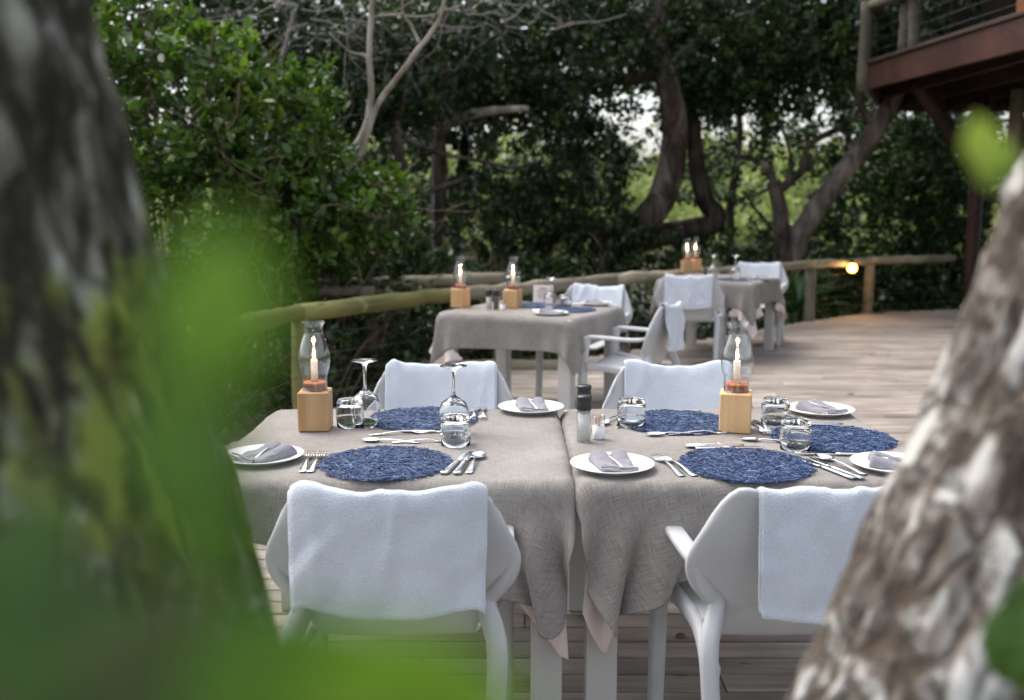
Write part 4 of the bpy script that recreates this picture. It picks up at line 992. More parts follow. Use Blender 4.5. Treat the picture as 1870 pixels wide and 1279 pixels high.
def grinder_meshes():
    d = {}
    out = [(0.0, 0.0), (0.0205, 0.0), (0.0215, 0.003), (0.0215, 0.09), (0.020, 0.098), (0.020, 0.104)]
    inn = [(0.0185, 0.104), (0.0185, 0.097), (0.0195, 0.088), (0.0195, 0.005), (0.0, 0.005)]
    v, f = lathe(out + inn, 28); d['jar'] = mesh('glass_jar', v, f, M['thin'])
    v, f = lathe([(0, 0.0052), (0.0194, 0.0052), (0.0194, 0.083), (0.012, 0.086), (0, 0.0865)], 28); d['fill'] = (v, f)
    v, f = lathe([(0, 0.0975), (0.0225, 0.0975), (0.0232, 0.10), (0.0225, 0.118), (0.021, 0.124), (0.0235, 0.131), (0.0238, 0.136), (0.0215, 0.140), (0.0, 0.141)], 32); d['cap'] = mesh('grinder_cap', v, f, M['black'])
    v, f = d['fill']; d['salt'] = mesh('filling', v, f, M['salt']); d['pepper'] = mesh('filling', v, f, M['pepper'])
    return d
GR = grinder_meshes()
def grinder(px, py, kind, label, sc=1.0):
    p = on(px, py, ZC); o = empty('grinder', (p[0], p[1], ZC), 0, label, 'grinder', 'salt and pepper grinders'); o.scale = (sc,) * 3
    inst('glass_jar', GR['jar'], o); inst('filling', GR[kind], o); inst('grinder_cap', GR['cap'], o)
grinder(1066, 806, 'salt', 'salt grinder with black cap beside the toothpicks on the front tables', 1.08)
grinder(1066, 783, 'pepper', 'pepper grinder with black cap hidden behind the front salt grinder', 1.08)
grinder(893, 565, 'salt', 'salt grinder with black cap on the middle table', 1.0)
grinder(906, 566, 'pepper', 'dark pepper grinder with black cap on the middle table', 1.0)
grinder(1288, 503, 'pepper', 'dark grinder behind the wine glasses on the farthest table', 1.0)
v, f = lathe([(0, 0.0), (0.017, 0.0), (0.0185, 0.003), (0.0185, 0.042), (0.0165, 0.042), (0.0165, 0.006), (0, 0.006)], 28); CUP = mesh('cup', v, f, M['cup'])
v, f = lathe([(0.0184, 0.0425), (0.0188, 0.072), (0.0176, 0.072), (0.0170, 0.0425), (0.0184, 0.0425)], 28); CUPG = mesh('glass_collar', v, f, M['thin'])
v, f = tube([(0, 0, 0.008), (0, 0, 0.012), (0, 0, 0.068), (0, 0, 0.074)], [0.0004, 0.0011, 0.0011, 0.0004], 6); PICK = mesh('toothpick', v, f, M['pick'])
def toothpicks(px, py, label, sc=1.0):
    p = on(px, py, ZC); o = empty('toothpick_holder', (p[0], p[1], ZC), 0, label, 'toothpick holder', 'toothpick holders'); o.scale = (sc,) * 3
    inst('cup', CUP, o); inst('glass_collar', CUPG, o)
    rg = random.Random(5)
    for k in range(16):
        a = k * 2.4; r_ = 0.0115 * math.sqrt((k + 0.5) / 16)
        inst('toothpick', PICK, o, (r_ * math.cos(a), r_ * math.sin(a), rg.uniform(-0.001, 0.003)), (rg.uniform(-0.08, 0.08), rg.uniform(-0.08, 0.08), 0))
toothpicks(1093, 801, 'white toothpick holder beside the salt grinder on the front tables', 1.08)
toothpicks(918, 567, 'white toothpick holder by the pepper grinder on the middle table', 1.0)
# menu card on the middle table
p = on(992, 553, ZC)
mc = empty('menu_card', (p[0], p[1], ZC), R(-8), 'standing pale menu card on the middle table, before the towel draped chair', 'menu card')
for s_ in (-1, 1):
    v, f = box(-0.075, 0.075, -0.0008, 0.0008, 0, 0.135, 0.0003); inst('card_panel', mesh('card_panel', v, f, M['card'], False), mc, (0, s_ * 0.022, 0), (R(9) * s_, 0, 0))
for k in range(6):
    wdt = (0.03, 0.045, 0.05, 0.04, 0.05, 0.035)[k]
    v, f = box(-wdt, wdt, -0.0004, 0.0004, 0, 0.004 if k else 0.007, 0.0001); zz = 0.105 - k * 0.014
    inst('print_line', mesh('print_line', v, f, M['ink'], False), mc, (0, -0.022 + math.tan(R(9)) * zz * 1.0 - 0.0018, zz), (-R(9), 0, 0))

# ------------------------------------------------------------------ plants
LEAF = np.array([(0, 0, 0), (-0.25, 0.28, 0.05), (-0.23, 0.68, 0.06), (0, 1, -0.02), (0.23, 0.68, 0.06), (0.25, 0.28, 0.05)])
LEAF_F = np.array([(0, 3, 2, 1), (0, 5, 4, 3)])
def leaves(P, D, size, rg, tint, up=0.5, shape=LEAF, faces=LEAF_F):
    """one leaf per point P, pointing along D; returns verts, faces, tint per vertex"""
    n = len(P); D = D / (np.linalg.norm(D, axis=1)[:, None] + 1e-9)
    ref = rg.normal(0, 1, (n, 3)) * (1 - up) + np.array([0, 0, 1.0]) * up
    Xa = np.cross(D, ref); Xa /= np.linalg.norm(Xa, axis=1)[:, None] + 1e-9; Z = np.cross(Xa, D)
    s = (size * rg.uniform(0.45, 1.35, n))[:, None, None]
    L = shape[None]
    v = P[:, None] + s * (L[..., 0:1] * Xa[:, None] + L[..., 1:2] * D[:, None] + L[..., 2:3] * Z[:, None])
    k = len(shape); f = (faces[None] + (np.arange(n) * k)[:, None, None]).reshape(-1, faces.shape[1])
    return v.reshape(-1, 3), f, np.repeat(tint, k)
def leaf_object(name, clusters, per, rad, size, mat, parent, rg, up=0.5, sprig=True, droop=0.0, loc=(0, 0, 0)):
    """leaves in sprigs around cluster centres: a short shoot with leaves along it"""
    Cn = np.asarray(clusters); n = len(Cn)
    if sprig:
        d = rg.normal(0, 1, (n, 3)); d[:, 2] = np.abs(d[:, 2]) * 0.6 - droop; d /= np.linalg.norm(d, axis=1)[:, None]
        t_ = rg.random((n, per)) ** 0.8
        P = Cn[:, None] + d[:, None] * (t_[..., None] * rad * 1.6) + rg.normal(0, rad * 0.35, (n, per, 3))
        D = d[:, None] * 0.7 + rg.normal(0, 0.8, (n, per, 3)) + np.array([0, 0, 0.15 - droop])
    else:
        P = Cn[:, None] + rg.normal(0, rad, (n, per, 3)); D = rg.normal(0, 1, (n, per, 3)) + np.array([0, 0, -droop])
    P = P.reshape(-1, 3); D = D.reshape(-1, 3)
    ct = np.repeat(np.clip(rg.normal(0.42, 0.16, n), 0, 1), per)
    tint = np.clip(ct + rg.normal(0, 0.15, n * per), 0, 1)
    v, f, tn = leaves(P, D, size, rg, tint, up)
    me = mesh(name, v - np.array(loc), f, mat, False)
    a = me.attributes.new('tint', 'FLOAT', 'POINT'); a.data.foreach_set('value', tn.astype(np.float32))
    return inst(name, me, parent)
def ell(rg, n, c, r, shell=0.0):
    d = rg.normal(0, 1, (n, 3)); d /= np.linalg.norm(d, axis=1)[:, None]; q = rg.random(n)[:, None] ** (1 / 3.0)
    if shell: q = shell + (1 - shell) * q
    return np.array(c) + d * q * np.array(r)
def tubes_mesh(name, chains, mat, n=6):
    vs, fs, n0 = [], [], 0
    for P, r in chains:
        v, f = tube(P, r, n, cap=False); vs.append(v); fs.append(np.array(f) + n0); n0 += len(v)
    return mesh(name, np.concatenate(vs), np.concatenate(fs), mat)
def grow(rg, start, d, L, r, depth, out, wig=0.25, up=0.1, fork=3, shrink=0.62):
    """branching chain, collects (points, radii); returns tips"""
    n = 7; P = [np.array(start, float)]; d = np.array(d, float) / np.linalg.norm(d)
    for i in range(n - 1):
        d = d + rg.normal(0, wig, 3) * 0.5 + np.array([0, 0, up * 0.3]); d /= np.linalg.norm(d); P.append(P[-1] + d * L / (n - 1))
    P = np.array(P); out.append((P, np.linspace(r, r * 0.55, n)))
    if depth == 0: return [P[-1]]
    tips = []
    for k in range(fork):
        i = n - 1 if k == 0 else int(rg.integers(2, n)); dd = d + rg.normal(0, 0.75, 3)
        tips += grow(rg, P[i], dd, L * shrink * rg.uniform(0.8, 1.2), r * 0.55, depth - 1, out, wig, up, fork, shrink)
    return tips
def limb(pts, r0, r1, n=26, wob=0.0, seed=0):
    P = spline(pts, n)
    if wob: P = P + np.random.default_rng(seed).normal(0, wob, P.shape)
    return P, np.linspace(r0, r1, n)
def pix(lst, y): return [at(a, b_, (y if len(q) == 0 else q[0])) for a, b_, *q in lst]
def tree(name, base, chains, crown_centres, label, cat='tree', tm='bark_mid', lm='lf_dark', per=26, rad=0.16, size=0.10, group=None, seed=0, droop=0.1, n=10, extra_parts=()):
    rg = np.random.default_rng(seed); base = np.array(base, float)
    o = empty(name, base, 0, label, cat, group)
    me = tubes_mesh('trunk', [(P - base, r) for P, r in chains], M[tm], n); inst('trunk', me, o)
    if crown_centres is not None and len(crown_centres):
        leaf_object('crown', crown_centres, per, rad, size, M[lm], o, rg, droop=droop, loc=base)
    return o

# --- background trees with pale or dark trunks
# big leaning tree in the middle
ya = 15.0
tr = pix([(1060, 520), (1110, 455), (1165, 415), (1207, 365), (1228, 290), (1232, 215), (1216, 140), (1198, 70), (1205, -30)], ya); tr[0][2] = -0.75
ch = [limb(tr, 0.25, 0.14, 40, 0.006, 1)]
ch.append(limb(pix([(1205, 95), (1180, 140), (1120, 148), (1042, 162), (1018, 128), (1014, 80), (1060, 50), (1085, 10)], ya), 0.085, 0.045, 30, 0.005, 2))
ch.append(limb(pix([(1070, 45), (1120, 55), (1180, 25), (1250, 10)], ya), 0.045, 0.025, 16, 0.004, 3))
ch.append(limb(pix([(1014, 85), (960, 60), (900, 50), (830, 20)], ya), 0.05, 0.02, 16, 0.006, 4))
ch.append(limb(pix([(1216, 140), (1260, 90), (1330, 40), (1420, -20)], ya), 0.11, 0.05, 16, 0.006, 5))
rg = np.random.default_rng(21)
cc = np.concatenate([ell(rg, 620, (2.0, 15.6, 5.0), (3.4, 2.2, 1.6)), ell(rg, 240, at(1090, 40, 16.2), (1.8, 0.9, 0.8)), ell(rg, 70, at(1110, 190, 16.2), (1.3, 0.5, 0.55))[:62], ell(rg, 150, at(1330, 90, 15.0), (1.7, 1.0, 0.7))])
tree('milkwood_tree', tr[0], ch, cc, 'old tree with thick curved brown trunk leaning over the forest clearing', tm='bark_red', seed=21, n=16)
# darker companion growing from a low horizontal limb
yb = 15.6
ch = [limb(pix([(1085, 500), (1130, 455), (1210, 430), (1290, 415), (1308, 395), (1288, 365), (1272, 300), (1266, 230), (1255, 150), (1262, 60)], yb), 0.21, 0.085, 44, 0.006, 6)]
cc = np.concatenate([ell(rg, 200, (2.9, 16.2, 4.2), (1.5, 1.2, 0.9)), ell(rg, 70, at(1290, 190, 15.4), (0.6, 0.5, 0.35))])
b0 = ch[0][0][0].copy(); b0[2] = -0.8; ch.append((np.array([b0, ch[0][0][0]]), np.array([0.3, 0.27])))
tree('milkwood_tree', b0, ch, cc, 'dark twisted trunk rising beside the thick curved tree', tm='bark_dark', seed=22, n=14)
# thin forked tree
yc = 14.8
ch = [limb(pix([(1428, 520), (1428, 440), (1424, 380), (1412, 330)], yc), 0.14, 0.10, 20, 0.004, 7),
      limb(pix([(1414, 340), (1400, 305), (1372, 290), (1352, 284), (1350, 255)], yc), 0.055, 0.025, 18, 0.004, 8),
      limb(pix([(1418, 350), (1455, 322), (1472, 300), (1475, 268), (1510, 245), (1555, 222), (1575, 185)], yc), 0.07, 0.03, 26, 0.004, 9),
      limb(pix([(1440, 335), (1445, 290), (1430, 240), (1405, 180)], yc), 0.035, 0.018, 16, 0.004, 10),
      limb(pix([(1425, 430), (1395, 400), (1375, 365), (1420, 335)], yc - 0.2), 0.03, 0.02, 14, 0.004, 11)]
cc = np.concatenate([ell(rg, 150, at(1400, 150, 14.9), (1.3, 0.8, 0.55)), ell(rg, 26, at(1460, 220, 15), (0.7, 0.4, 0.35))])
tree('forked_tree', at(1428, 600, yc), ch, cc, 'slim forked tree with thin crooked limbs behind the farthest table', tm='bark_mid', lm='lf_mid', seed=23, per=18)
# pale leaning tree
yd = 15.0
ch = [limb(pix([(1425, 600), (1452, 455), (1482, 395), (1530, 328), (1578, 268), (1612, 215), (1645, 150), (1700, 60)], yd), 0.17, 0.12, 36, 0.004, 12),
      limb(pix([(1600, 230), (1575, 200), (1560, 150), (1530, 90)], yd), 0.07, 0.03, 16, 0.004, 13)]
cc = np.concatenate([ell(rg, 260, at(1480, 60, 14.5), (1.6, 1.0, 0.75)), ell(rg, 120, at(1640, 60, 14.8), (1.2, 1.0, 0.7))])
tree('leaning_tree', at(1425, 600, yd), ch, cc, 'pale grey trunk leaning towards the raised building', tm='bark_pale', seed=24, per=22)
# bare sapling with two pale stems
ye = 9.6
ch = [limb(pix([(600, 360), (625, 312), (650, 268), (668, 230), (678, 170), (675, 90), (680, 0), (690, -60)], ye), 0.038, 0.022, 30, 0.003, 14),
      limb(pix([(640, 298), (658, 282), (672, 240), (690, 190), (735, 130), (765, 88), (800, 40), (815, -20)], ye), 0.034, 0.018, 30, 0.003, 15),
      limb(pix([(765, 78), (750, 45), (735, 20), (738, -30)], ye), 0.016, 0.010, 14, 0.002, 16),
      limb(pix([(672, 110), (665, 100), (640, 95), (600, 60)], ye), 0.010, 0.005, 12, 0.003, 17),
      limb(pix([(690, 30), (730, 28), (780, 30), (840, 10)], ye), 0.012, 0.007, 12, 0.004, 18)]
b0 = at(590, 520, ye); b0[2] = -0.75; ch.append((spline([b0, at(585, 420, ye), at(600, 360, ye)], 10), np.linspace(0.05, 0.04, 10)))
tree('bare_sapling', b0, ch, None, 'bare sapling with two pale forking stems above the bush', tm='bark_beige', seed=25)
# second crooked bare branch and hanging limb left of centre
yf = 12.5
ch = [limb(pix([(700, 560), (715, 420), (735, 330), (726, 260), (724, 215), (742, 180), (745, 120), (720, 60), (690, 0)], yf), 0.075, 0.04, 36, 0.006, 19),
      limb(pix([(722, 225), (740, 250), (775, 268), (800, 280), (850, 290), (900, 300), (940, 306), (985, 294)], yf), 0.032, 0.02, 28, 0.004, 20),
      limb(pix([(730, 385), (770, 360), (810, 340), (860, 325)], yf), 0.05, 0.028, 14, 0.004, 21),
      limb(pix([(800, 160), (822, 120), (812, 75), (805, 30)], yf), 0.02, 0.012, 14, 0.004, 22)]
cc = np.concatenate([ell(rg, 330, at(690, 100, 12.9), (1.6, 1.1, 1.0)), ell(rg, 160, at(600, 190, 12.6), (1.0, 0.8, 0.6))])
tree('crooked_tree', at(700, 640, yf), ch, cc, 'dark crooked tree with a thin grey limb drooping over the clearing', tm='bark_mid', seed=26)
# broken pale limb across the middle and a thick dark trunk
yg = 14.0
ch = [limb(pix([(770, 640), (790, 480), (800, 360), (800, 250), (790, 150), (780, 40)], yg), 0.13, 0.08, 30, 0.008, 23),
      ]
cc = np.concatenate([ell(rg, 520, at(900, 90, 14.6), (2.2, 1.5, 1.1)), ell(rg, 90, at(860, 190, 15.0), (1.5, 0.9, 0.45))])
bt = tree('broad_tree', at(770, 660, yg), ch, cc, 'broad dark tree with a broken pale limb in the middle', tm='bark_mid', seed=27)
lb = limb(pix([(800, 238, 13.9), (845, 214, 13.2), (900, 203, 12.9), (965, 198, 12.8)], 13), 0.09, 0.035, 16, 0.004, 24); inst('broken_limb', tubes_mesh('broken_limb', [(lb[0] - at(770, 660, yg), lb[1])], M['bark_beige'], 10), bt)
rg = np.random.default_rng(127)
yh = 16.5
ch = [limb(pix([(640, 640), (630, 450), (640, 300), (620, 150), (640, 0)], yh), 0.2, 0.1, 24, 0.006, 28)]
cc = np.concatenate([ell(rg, 700, (-2.9, 16.4, 4.1), (2.8, 1.6, 2.2))])
tree('evergreen_tree', at(640, 660, yh), ch, cc, 'dark evergreen tree behind the bush, its crown over the bare sapling', tm='bark_dark', seed=28)
ch = [limb([(-6.0, 12.0, -0.8), (-5.8, 12.1, 1.5), (-5.6, 12.0, 3.5), (-5.3, 12.2, 5.0)], 0.2, 0.1, 20, 0.006, 29)]
cc = np.concatenate([ell(rg, 560, (-5.2, 12.0, 3.6), (2.0, 1.5, 2.4)), ell(rg, 320, at(330, 110, 13.2), (2.2, 0.8, 1.3))])
tree('evergreen_tree', (-6.0, 12.0, -0.8), ch, cc, 'dark evergreen tree behind the mossy trunk and the bush', tm='bark_dark', seed=29)
ch = [limb([(9.5, 18.5, -0.8), (9.3, 18.5, 2), (9.4, 18.3, 5)], 0.2, 0.1, 20, 0.006, 30)]
cc = np.concatenate([ell(rg, 420, (8.2, 18.6, 3.6), (2.6, 1.3, 2.3)), ell(rg, 150, at(1580, 100, 17.5), (1.3, 0.8, 0.8))])
tree('evergreen_tree', (9.5, 18.5, -0.8), ch, cc, 'green leafy tree behind the posts of the raised building', lm='lf_mid', tm='bark_dark', seed=30)

for k, (px_, yy, ctrs, lab) in enumerate([
    (1010, 21.0, [((1010, 130), (2.2, 1.0, 0.8), 50), ((1060, 310), (1.6, 0.8, 0.7), 70)], 'leafy tree far back, left of the thick curved tree'),
    (1340, 22.0, [((1330, 150), (2.4, 1.0, 0.8), 55), ((1310, 330), (1.1, 0.7, 0.7), 50)], 'leafy tree far back, between the dark twisted and slim forked trunks'),
    (1540, 21.0, [((1560, 190), (1.9, 1.0, 1.2), 110), ((1530, 330), (1.0, 0.7, 0.8), 60)], 'leafy tree far back, beyond the pale leaning trunk'),
    (1740, 20.0, [((1740, 230), (1.9, 1.0, 1.3), 240)], 'leafy tree far back, under the raised building'),
    (840, 19.5, [((830, 200), (2.2, 1.0, 0.8), 220), ((760, 330), (1.5, 0.6, 1.0), 120)], 'leafy tree far back, behind the broken pale limb')]):
    b0 = at(px_, 560, yy); b0[2] = -0.8
    ch = [limb([b0, at(px_ - 8, 400, yy), at(px_ + 10, 250, yy), at(px_, 120, yy)], 0.11, 0.06, 20, 0.01, 130 + k)]
    tree('forest_tree', b0, ch, np.concatenate([ell(rg, n_, at(*c_, yy), r_) for c_, r_, n_ in ctrs]), lab, tm='bark_dark', lm='lf_mid', seed=140 + k, per=24, rad=0.2, size=0.13, group='forest trees behind the clearing')
# tangled grey dead twigs at the top
rg = np.random.default_rng(33); ch = []
for k in range(26):
    st = at(rg.uniform(430, 640), rg.uniform(-40, 60), rg.uniform(9.6, 10.6)); grow(rg, st, rg.normal(0, 1, 3), rg.uniform(0.4, 0.8), 0.008, 2, ch, wig=0.5, up=-0.05, fork=3)
b0 = np.array([-2.3, 10.6, -0.75]); ch.append(limb([b0, (-2.5, 10.5, 1.2), (-2.3, 10.3, 2.6), at(540, 20, 10.2)], 0.06, 0.02, 20, 0.01, 3))
o = empty('dead_shrub', b0, 0, 'leafless grey dead shrub with tangled twigs above the green bush', 'shrub')
inst('twigs', tubes_mesh('twigs', [(P - b0, r * 0.8) for P, r in ch], M['twig_grey'], 4), o)
rg = np.random.default_rng(34); ch = []
for k in range(20):
    st = at(rg.uniform(700, 1010), rg.uniform(-30, 60), rg.uniform(11.6, 12.6)); grow(rg, st, (rg.normal(0, 1), rg.normal(0, .4), -0.3 + rg.normal(0, .5)), rg.uniform(0.5, 1.0), 0.011, 2, ch, wig=0.45, up=-0.1, fork=3)
b0 = at(790, 640, 13.6); b0[2] = -0.75; ch.append(limb([b0, at(790, 420, 13.6), at(800, 200, 13.4), at(870, -20, 12.2)], 0.03, 0.015, 20, 0.008, 4))
o = empty('dead_shrub', b0, 0, 'thin dead branches hanging over the middle of the clearing', 'shrub')
inst('twigs', tubes_mesh('twigs', [(P - b0, r * 0.8) for P, r in ch], M['twig_grey'], 4), o)

# --- bright bush on the left, beyond the railing
def bush(name, base, ells, label, lm, per, rad, size, seed, stems=18, group='green shrubs beyond the deck', stem_r=0.014, zlift=0.0):
    rg = np.random.default_rng(seed); base = np.array(base, float); o = empty(name, base, 0, label, 'shrub', group)
    cc = np.concatenate([ell(rg, n_, c, r, sh) for (c, r, n_, sh) in ells]); cc = cc[cc[:, 2] > -0.7]
    ch = []
    for k in rg.choice(len(cc), min(stems, len(cc)), replace=False):
        tip = cc[k]; mid = base + (tip - base) * 0.55 + rg.normal(0, 0.16, 3) + np.array([0, 0, 0.15])
        P = spline([base + rg.normal(0, 0.15, 3) * np.array([1, 1, 0]), mid, tip, tip + (tip - mid) * 0.25], 14); ch.append((P - base, np.linspace(stem_r, stem_r * 0.25, 14)))
    for k in rg.choice(len(cc), min(stems * 5, len(cc)), replace=False):
        grow(rg, cc[k] - base, rg.normal(0, 1, 3) + np.array([0, 0, 0.4]), rg.uniform(0.25, 0.5), stem_r * 0.4, 1, ch, wig=0.35, fork=2)
    inst('stems', tubes_mesh('stems', ch, M['stem'], 4), o)
    leaf_object('foliage', cc, per, rad, size, M[lm], o, rg, up=0.65, loc=base)
    return o
bush('leafy_bush', (-2.9, 8.9, -0.75), [(at(330, 200, 8.6), (1.0, 0.7, 0.75), 150, 0.3), (at(470, 260, 8.9), (0.85, 0.6, 0.6), 120, 0.3), (at(560, 400, 8.6), (0.75, 0.55, 0.6), 150, 0.3), (at(380, 420, 8.5), (1.1, 0.6, 0.8), 190, 0.3),
     (at(250, 60, 8.9), (0.6, 0.5, 0.45), 50, 0.2), (at(660, 360, 8.7), (0.42, 0.35, 0.2), 34, 0.0), (at(470, 130, 8.9), (0.5, 0.4, 0.22), 30, 0.0)],
     'bright green leafy bush beside the mossy trunk, behind the railing', 'lf_bush', 24, 0.095, 0.088, 51, stems=34)
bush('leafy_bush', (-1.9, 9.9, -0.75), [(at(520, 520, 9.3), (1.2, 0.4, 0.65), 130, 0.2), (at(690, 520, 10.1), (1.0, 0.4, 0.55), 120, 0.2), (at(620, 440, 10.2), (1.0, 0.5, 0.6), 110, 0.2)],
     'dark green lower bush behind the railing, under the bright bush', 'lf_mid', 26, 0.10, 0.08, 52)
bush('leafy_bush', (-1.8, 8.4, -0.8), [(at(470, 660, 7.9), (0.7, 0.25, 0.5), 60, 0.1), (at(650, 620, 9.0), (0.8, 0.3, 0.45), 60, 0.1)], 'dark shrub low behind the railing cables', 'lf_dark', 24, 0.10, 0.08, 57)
bush('leafy_bush', (6.7, 16.6, -0.75), [(at(1690, 330, 16.8), (1.2, 0.8, 1.0), 200, 0.3), (at(1640, 430, 16.2), (1.5, 0.7, 1.0), 260, 0.3), (at(1600, 540, 15.4), (1.2, 0.5, 0.6), 120, 0.2), (at(1720, 500, 15.6), (1.0, 0.5, 0.9), 140, 0.2)],
     'green bush under the raised building, behind the far railing', 'lf_mid', 26, 0.13, 0.105, 53)
bush('leafy_bush', (3.9, 15.4, -0.75), [(at(1450, 520, 15.2), (1.2, 0.5, 0.55), 120, 0.2), (at(1330, 480, 15.6), (1.1, 0.4, 0.5), 90, 0.2)], 'green bush below the slim forked tree', 'lf_mid', 24, 0.13, 0.10, 54)
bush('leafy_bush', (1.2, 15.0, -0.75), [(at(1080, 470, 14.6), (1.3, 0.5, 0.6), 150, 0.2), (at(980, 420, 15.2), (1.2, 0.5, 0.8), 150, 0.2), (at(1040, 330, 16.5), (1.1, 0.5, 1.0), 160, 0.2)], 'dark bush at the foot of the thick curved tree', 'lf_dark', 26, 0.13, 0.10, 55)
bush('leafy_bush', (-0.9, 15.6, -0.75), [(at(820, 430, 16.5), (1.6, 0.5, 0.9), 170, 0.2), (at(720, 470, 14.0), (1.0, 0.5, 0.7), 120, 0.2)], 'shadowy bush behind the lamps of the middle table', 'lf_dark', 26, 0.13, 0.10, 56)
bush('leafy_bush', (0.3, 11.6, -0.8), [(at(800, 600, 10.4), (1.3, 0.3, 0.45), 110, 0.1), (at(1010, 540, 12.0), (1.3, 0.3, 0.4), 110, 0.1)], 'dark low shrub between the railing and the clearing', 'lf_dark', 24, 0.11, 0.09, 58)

# hanging vines in the clearing
rg = np.random.default_rng(60)
for (x0_, x1_, yy, top_, bot_, n_, lab) in ((880, 1110, 16.0, 190, 400, 26, 'curtain of leafy vines hanging left of the thick curved tree'), (1180, 1330, 17.0, 200, 380, 18, 'thin leafy vines hanging behind the dark twisted trunk'), (1330, 1480, 16.4, 150, 330, 16, 'sparse vines hanging above the slim forked tree')):
    ch = []; cc = []
    for k in range(n_):
        px = rg.uniform(x0_, x1_); yk = yy + rg.normal(0, 0.4); a = at(px, top_ - 120, yk); b_ = at(px + rg.normal(0, 14), rg.uniform((top_ + bot_) / 2, bot_), yk)
        P = np.array([a + (b_ - a) * s for s in np.linspace(0, 1, 12)]) + rg.normal(0, 0.03, (12, 3)); ch.append((P, np.full(12, 0.006))); cc += list(P[3:])
    base = np.array([cc[0][0], yy, 4.0]); o = empty('hanging_vine', base, 0, lab, 'vine', 'vines hanging from the trees')
    inst('stems', tubes_mesh('stems', [(P - base, r) for P, r in ch], M['twig_grey'], 4), o)
    leaf_object('foliage', cc, 12, 0.09, 0.085, M['lf_mid'], o, rg, loc=base, droop=0.8)

# strap leaved plants
def strap_plant(base, n_, L, wdt, label, seed, lm='lf_strap', spread=0.6):
    rg = np.random.default_rng(seed); base = np.array(base, float); o = empty('strap_leaf_plant', base, 0, label, 'plant', 'strap leaved plants behind the railing')
    for k in range(n_):
        a = rg.uniform(0, 6.283); el_ = rg.uniform(0.5, 1.35) ; l = L * rg.uniform(0.7, 1.15)
        t_ = np.linspace(0, 1, 11); out_ = np.cos(el_) * t_ * l + spread * 0.35 * l * t_ ** 2.2; z_ = np.sin(el_) * t_ * l - spread * 0.4 * l * t_ ** 2.6
        wd = wdt * np.sin(np.pi * (0.12 + 0.88 * t_) ** 0.8) + 0.002; G = []
        for i in range(11):
            G.append([(math.cos(a) * out_[i] - math.sin(a) * kx * wd[i], math.sin(a) * out_[i] + math.cos(a) * kx * wd[i], z_[i] + 0.35 * abs(kx) * wd[i]) for kx in (-1, -0.5, 0, 0.5, 1)])
        G = np.array(G); me = mesh('leaf', G.reshape(-1, 3), grid_faces(11, 5), M[lm])
        at_ = me.attributes.new('tint', 'FLOAT', 'POINT'); at_.data.foreach_set('value', np.full(55, rg.random(), np.float32)); inst('leaf', me, o)
    return o
bp = at(885, 500, 11.4); strap_plant((bp[0], bp[1], 0.05), 24, 1.0, 0.075, 'large broad leaved plant behind the lamps of the middle table', 71)
bp = at(1000, 500, 13.8); strap_plant((bp[0], bp[1], -0.3), 14, 1.0, 0.06, 'strap leaved plant beside the large broad leaved plant', 72)
bp = at(1455, 470, 14.0); strap_plant((bp[0], bp[1], -0.05), 34, 0.95, 0.05, 'strap leaved plant at the foot of the pale leaning trunk', 73)
bp = at(1535, 560, 14.2); strap_plant((bp[0], bp[1], -0.45), 26, 0.95, 0.05, 'strap leaved plant beside the glowing globe lamp', 74, 'lf_mid')
bp = at(1440, 570, 13.4); strap_plant((bp[0], bp[1], -0.55), 22, 0.9, 0.045, 'strap leaved plant behind the farthest table', 75, 'lf_mid')

# far sunlit wooded slope seen through the trees: one mass
rg = np.random.default_rng(80)
cx = rg.uniform(-26, 30, 5200); cyy = rg.uniform(27, 50, 5200); hz = ground_z(cx, cyy); lump = np.clip(1.6 + 1.5 * vnoise(np.stack([cx * 0.35, cyy * 0.35, 0 * cx], 1), 8), 0.2, 4)
cc = np.stack([cx, cyy, hz + lump * rg.random(5200) ** 0.6 * 1.1], 1)
o = leaf_object('far_woodland', cc, 20, 0.34, 0.26, M['lf_far'], None, rg); tag(o, 'pale green wooded slope far behind the tree trunks', 'woodland', kind='stuff')
# undergrowth on the forest floor beyond the deck: one mass
ux = rg.uniform(-9, 11, 2600); uy = rg.uniform(9.6, 22, 2600)
edge_y = np.interp(ux, RAIL[:, 0], RAIL[:, 1], left=6.5, right=14.9); keep = uy > edge_y + 0.5; ux, uy = ux[keep], uy[keep]
cc = np.stack([ux, uy, ground_z(ux, uy) + rg.random(len(ux)) * 0.45], 1)
o = leaf_object('undergrowth', cc, 18, 0.14, 0.11, M['lf_dark'], None, rg); tag(o, 'dark green undergrowth on the forest floor beyond the deck', 'undergrowth', kind='stuff')

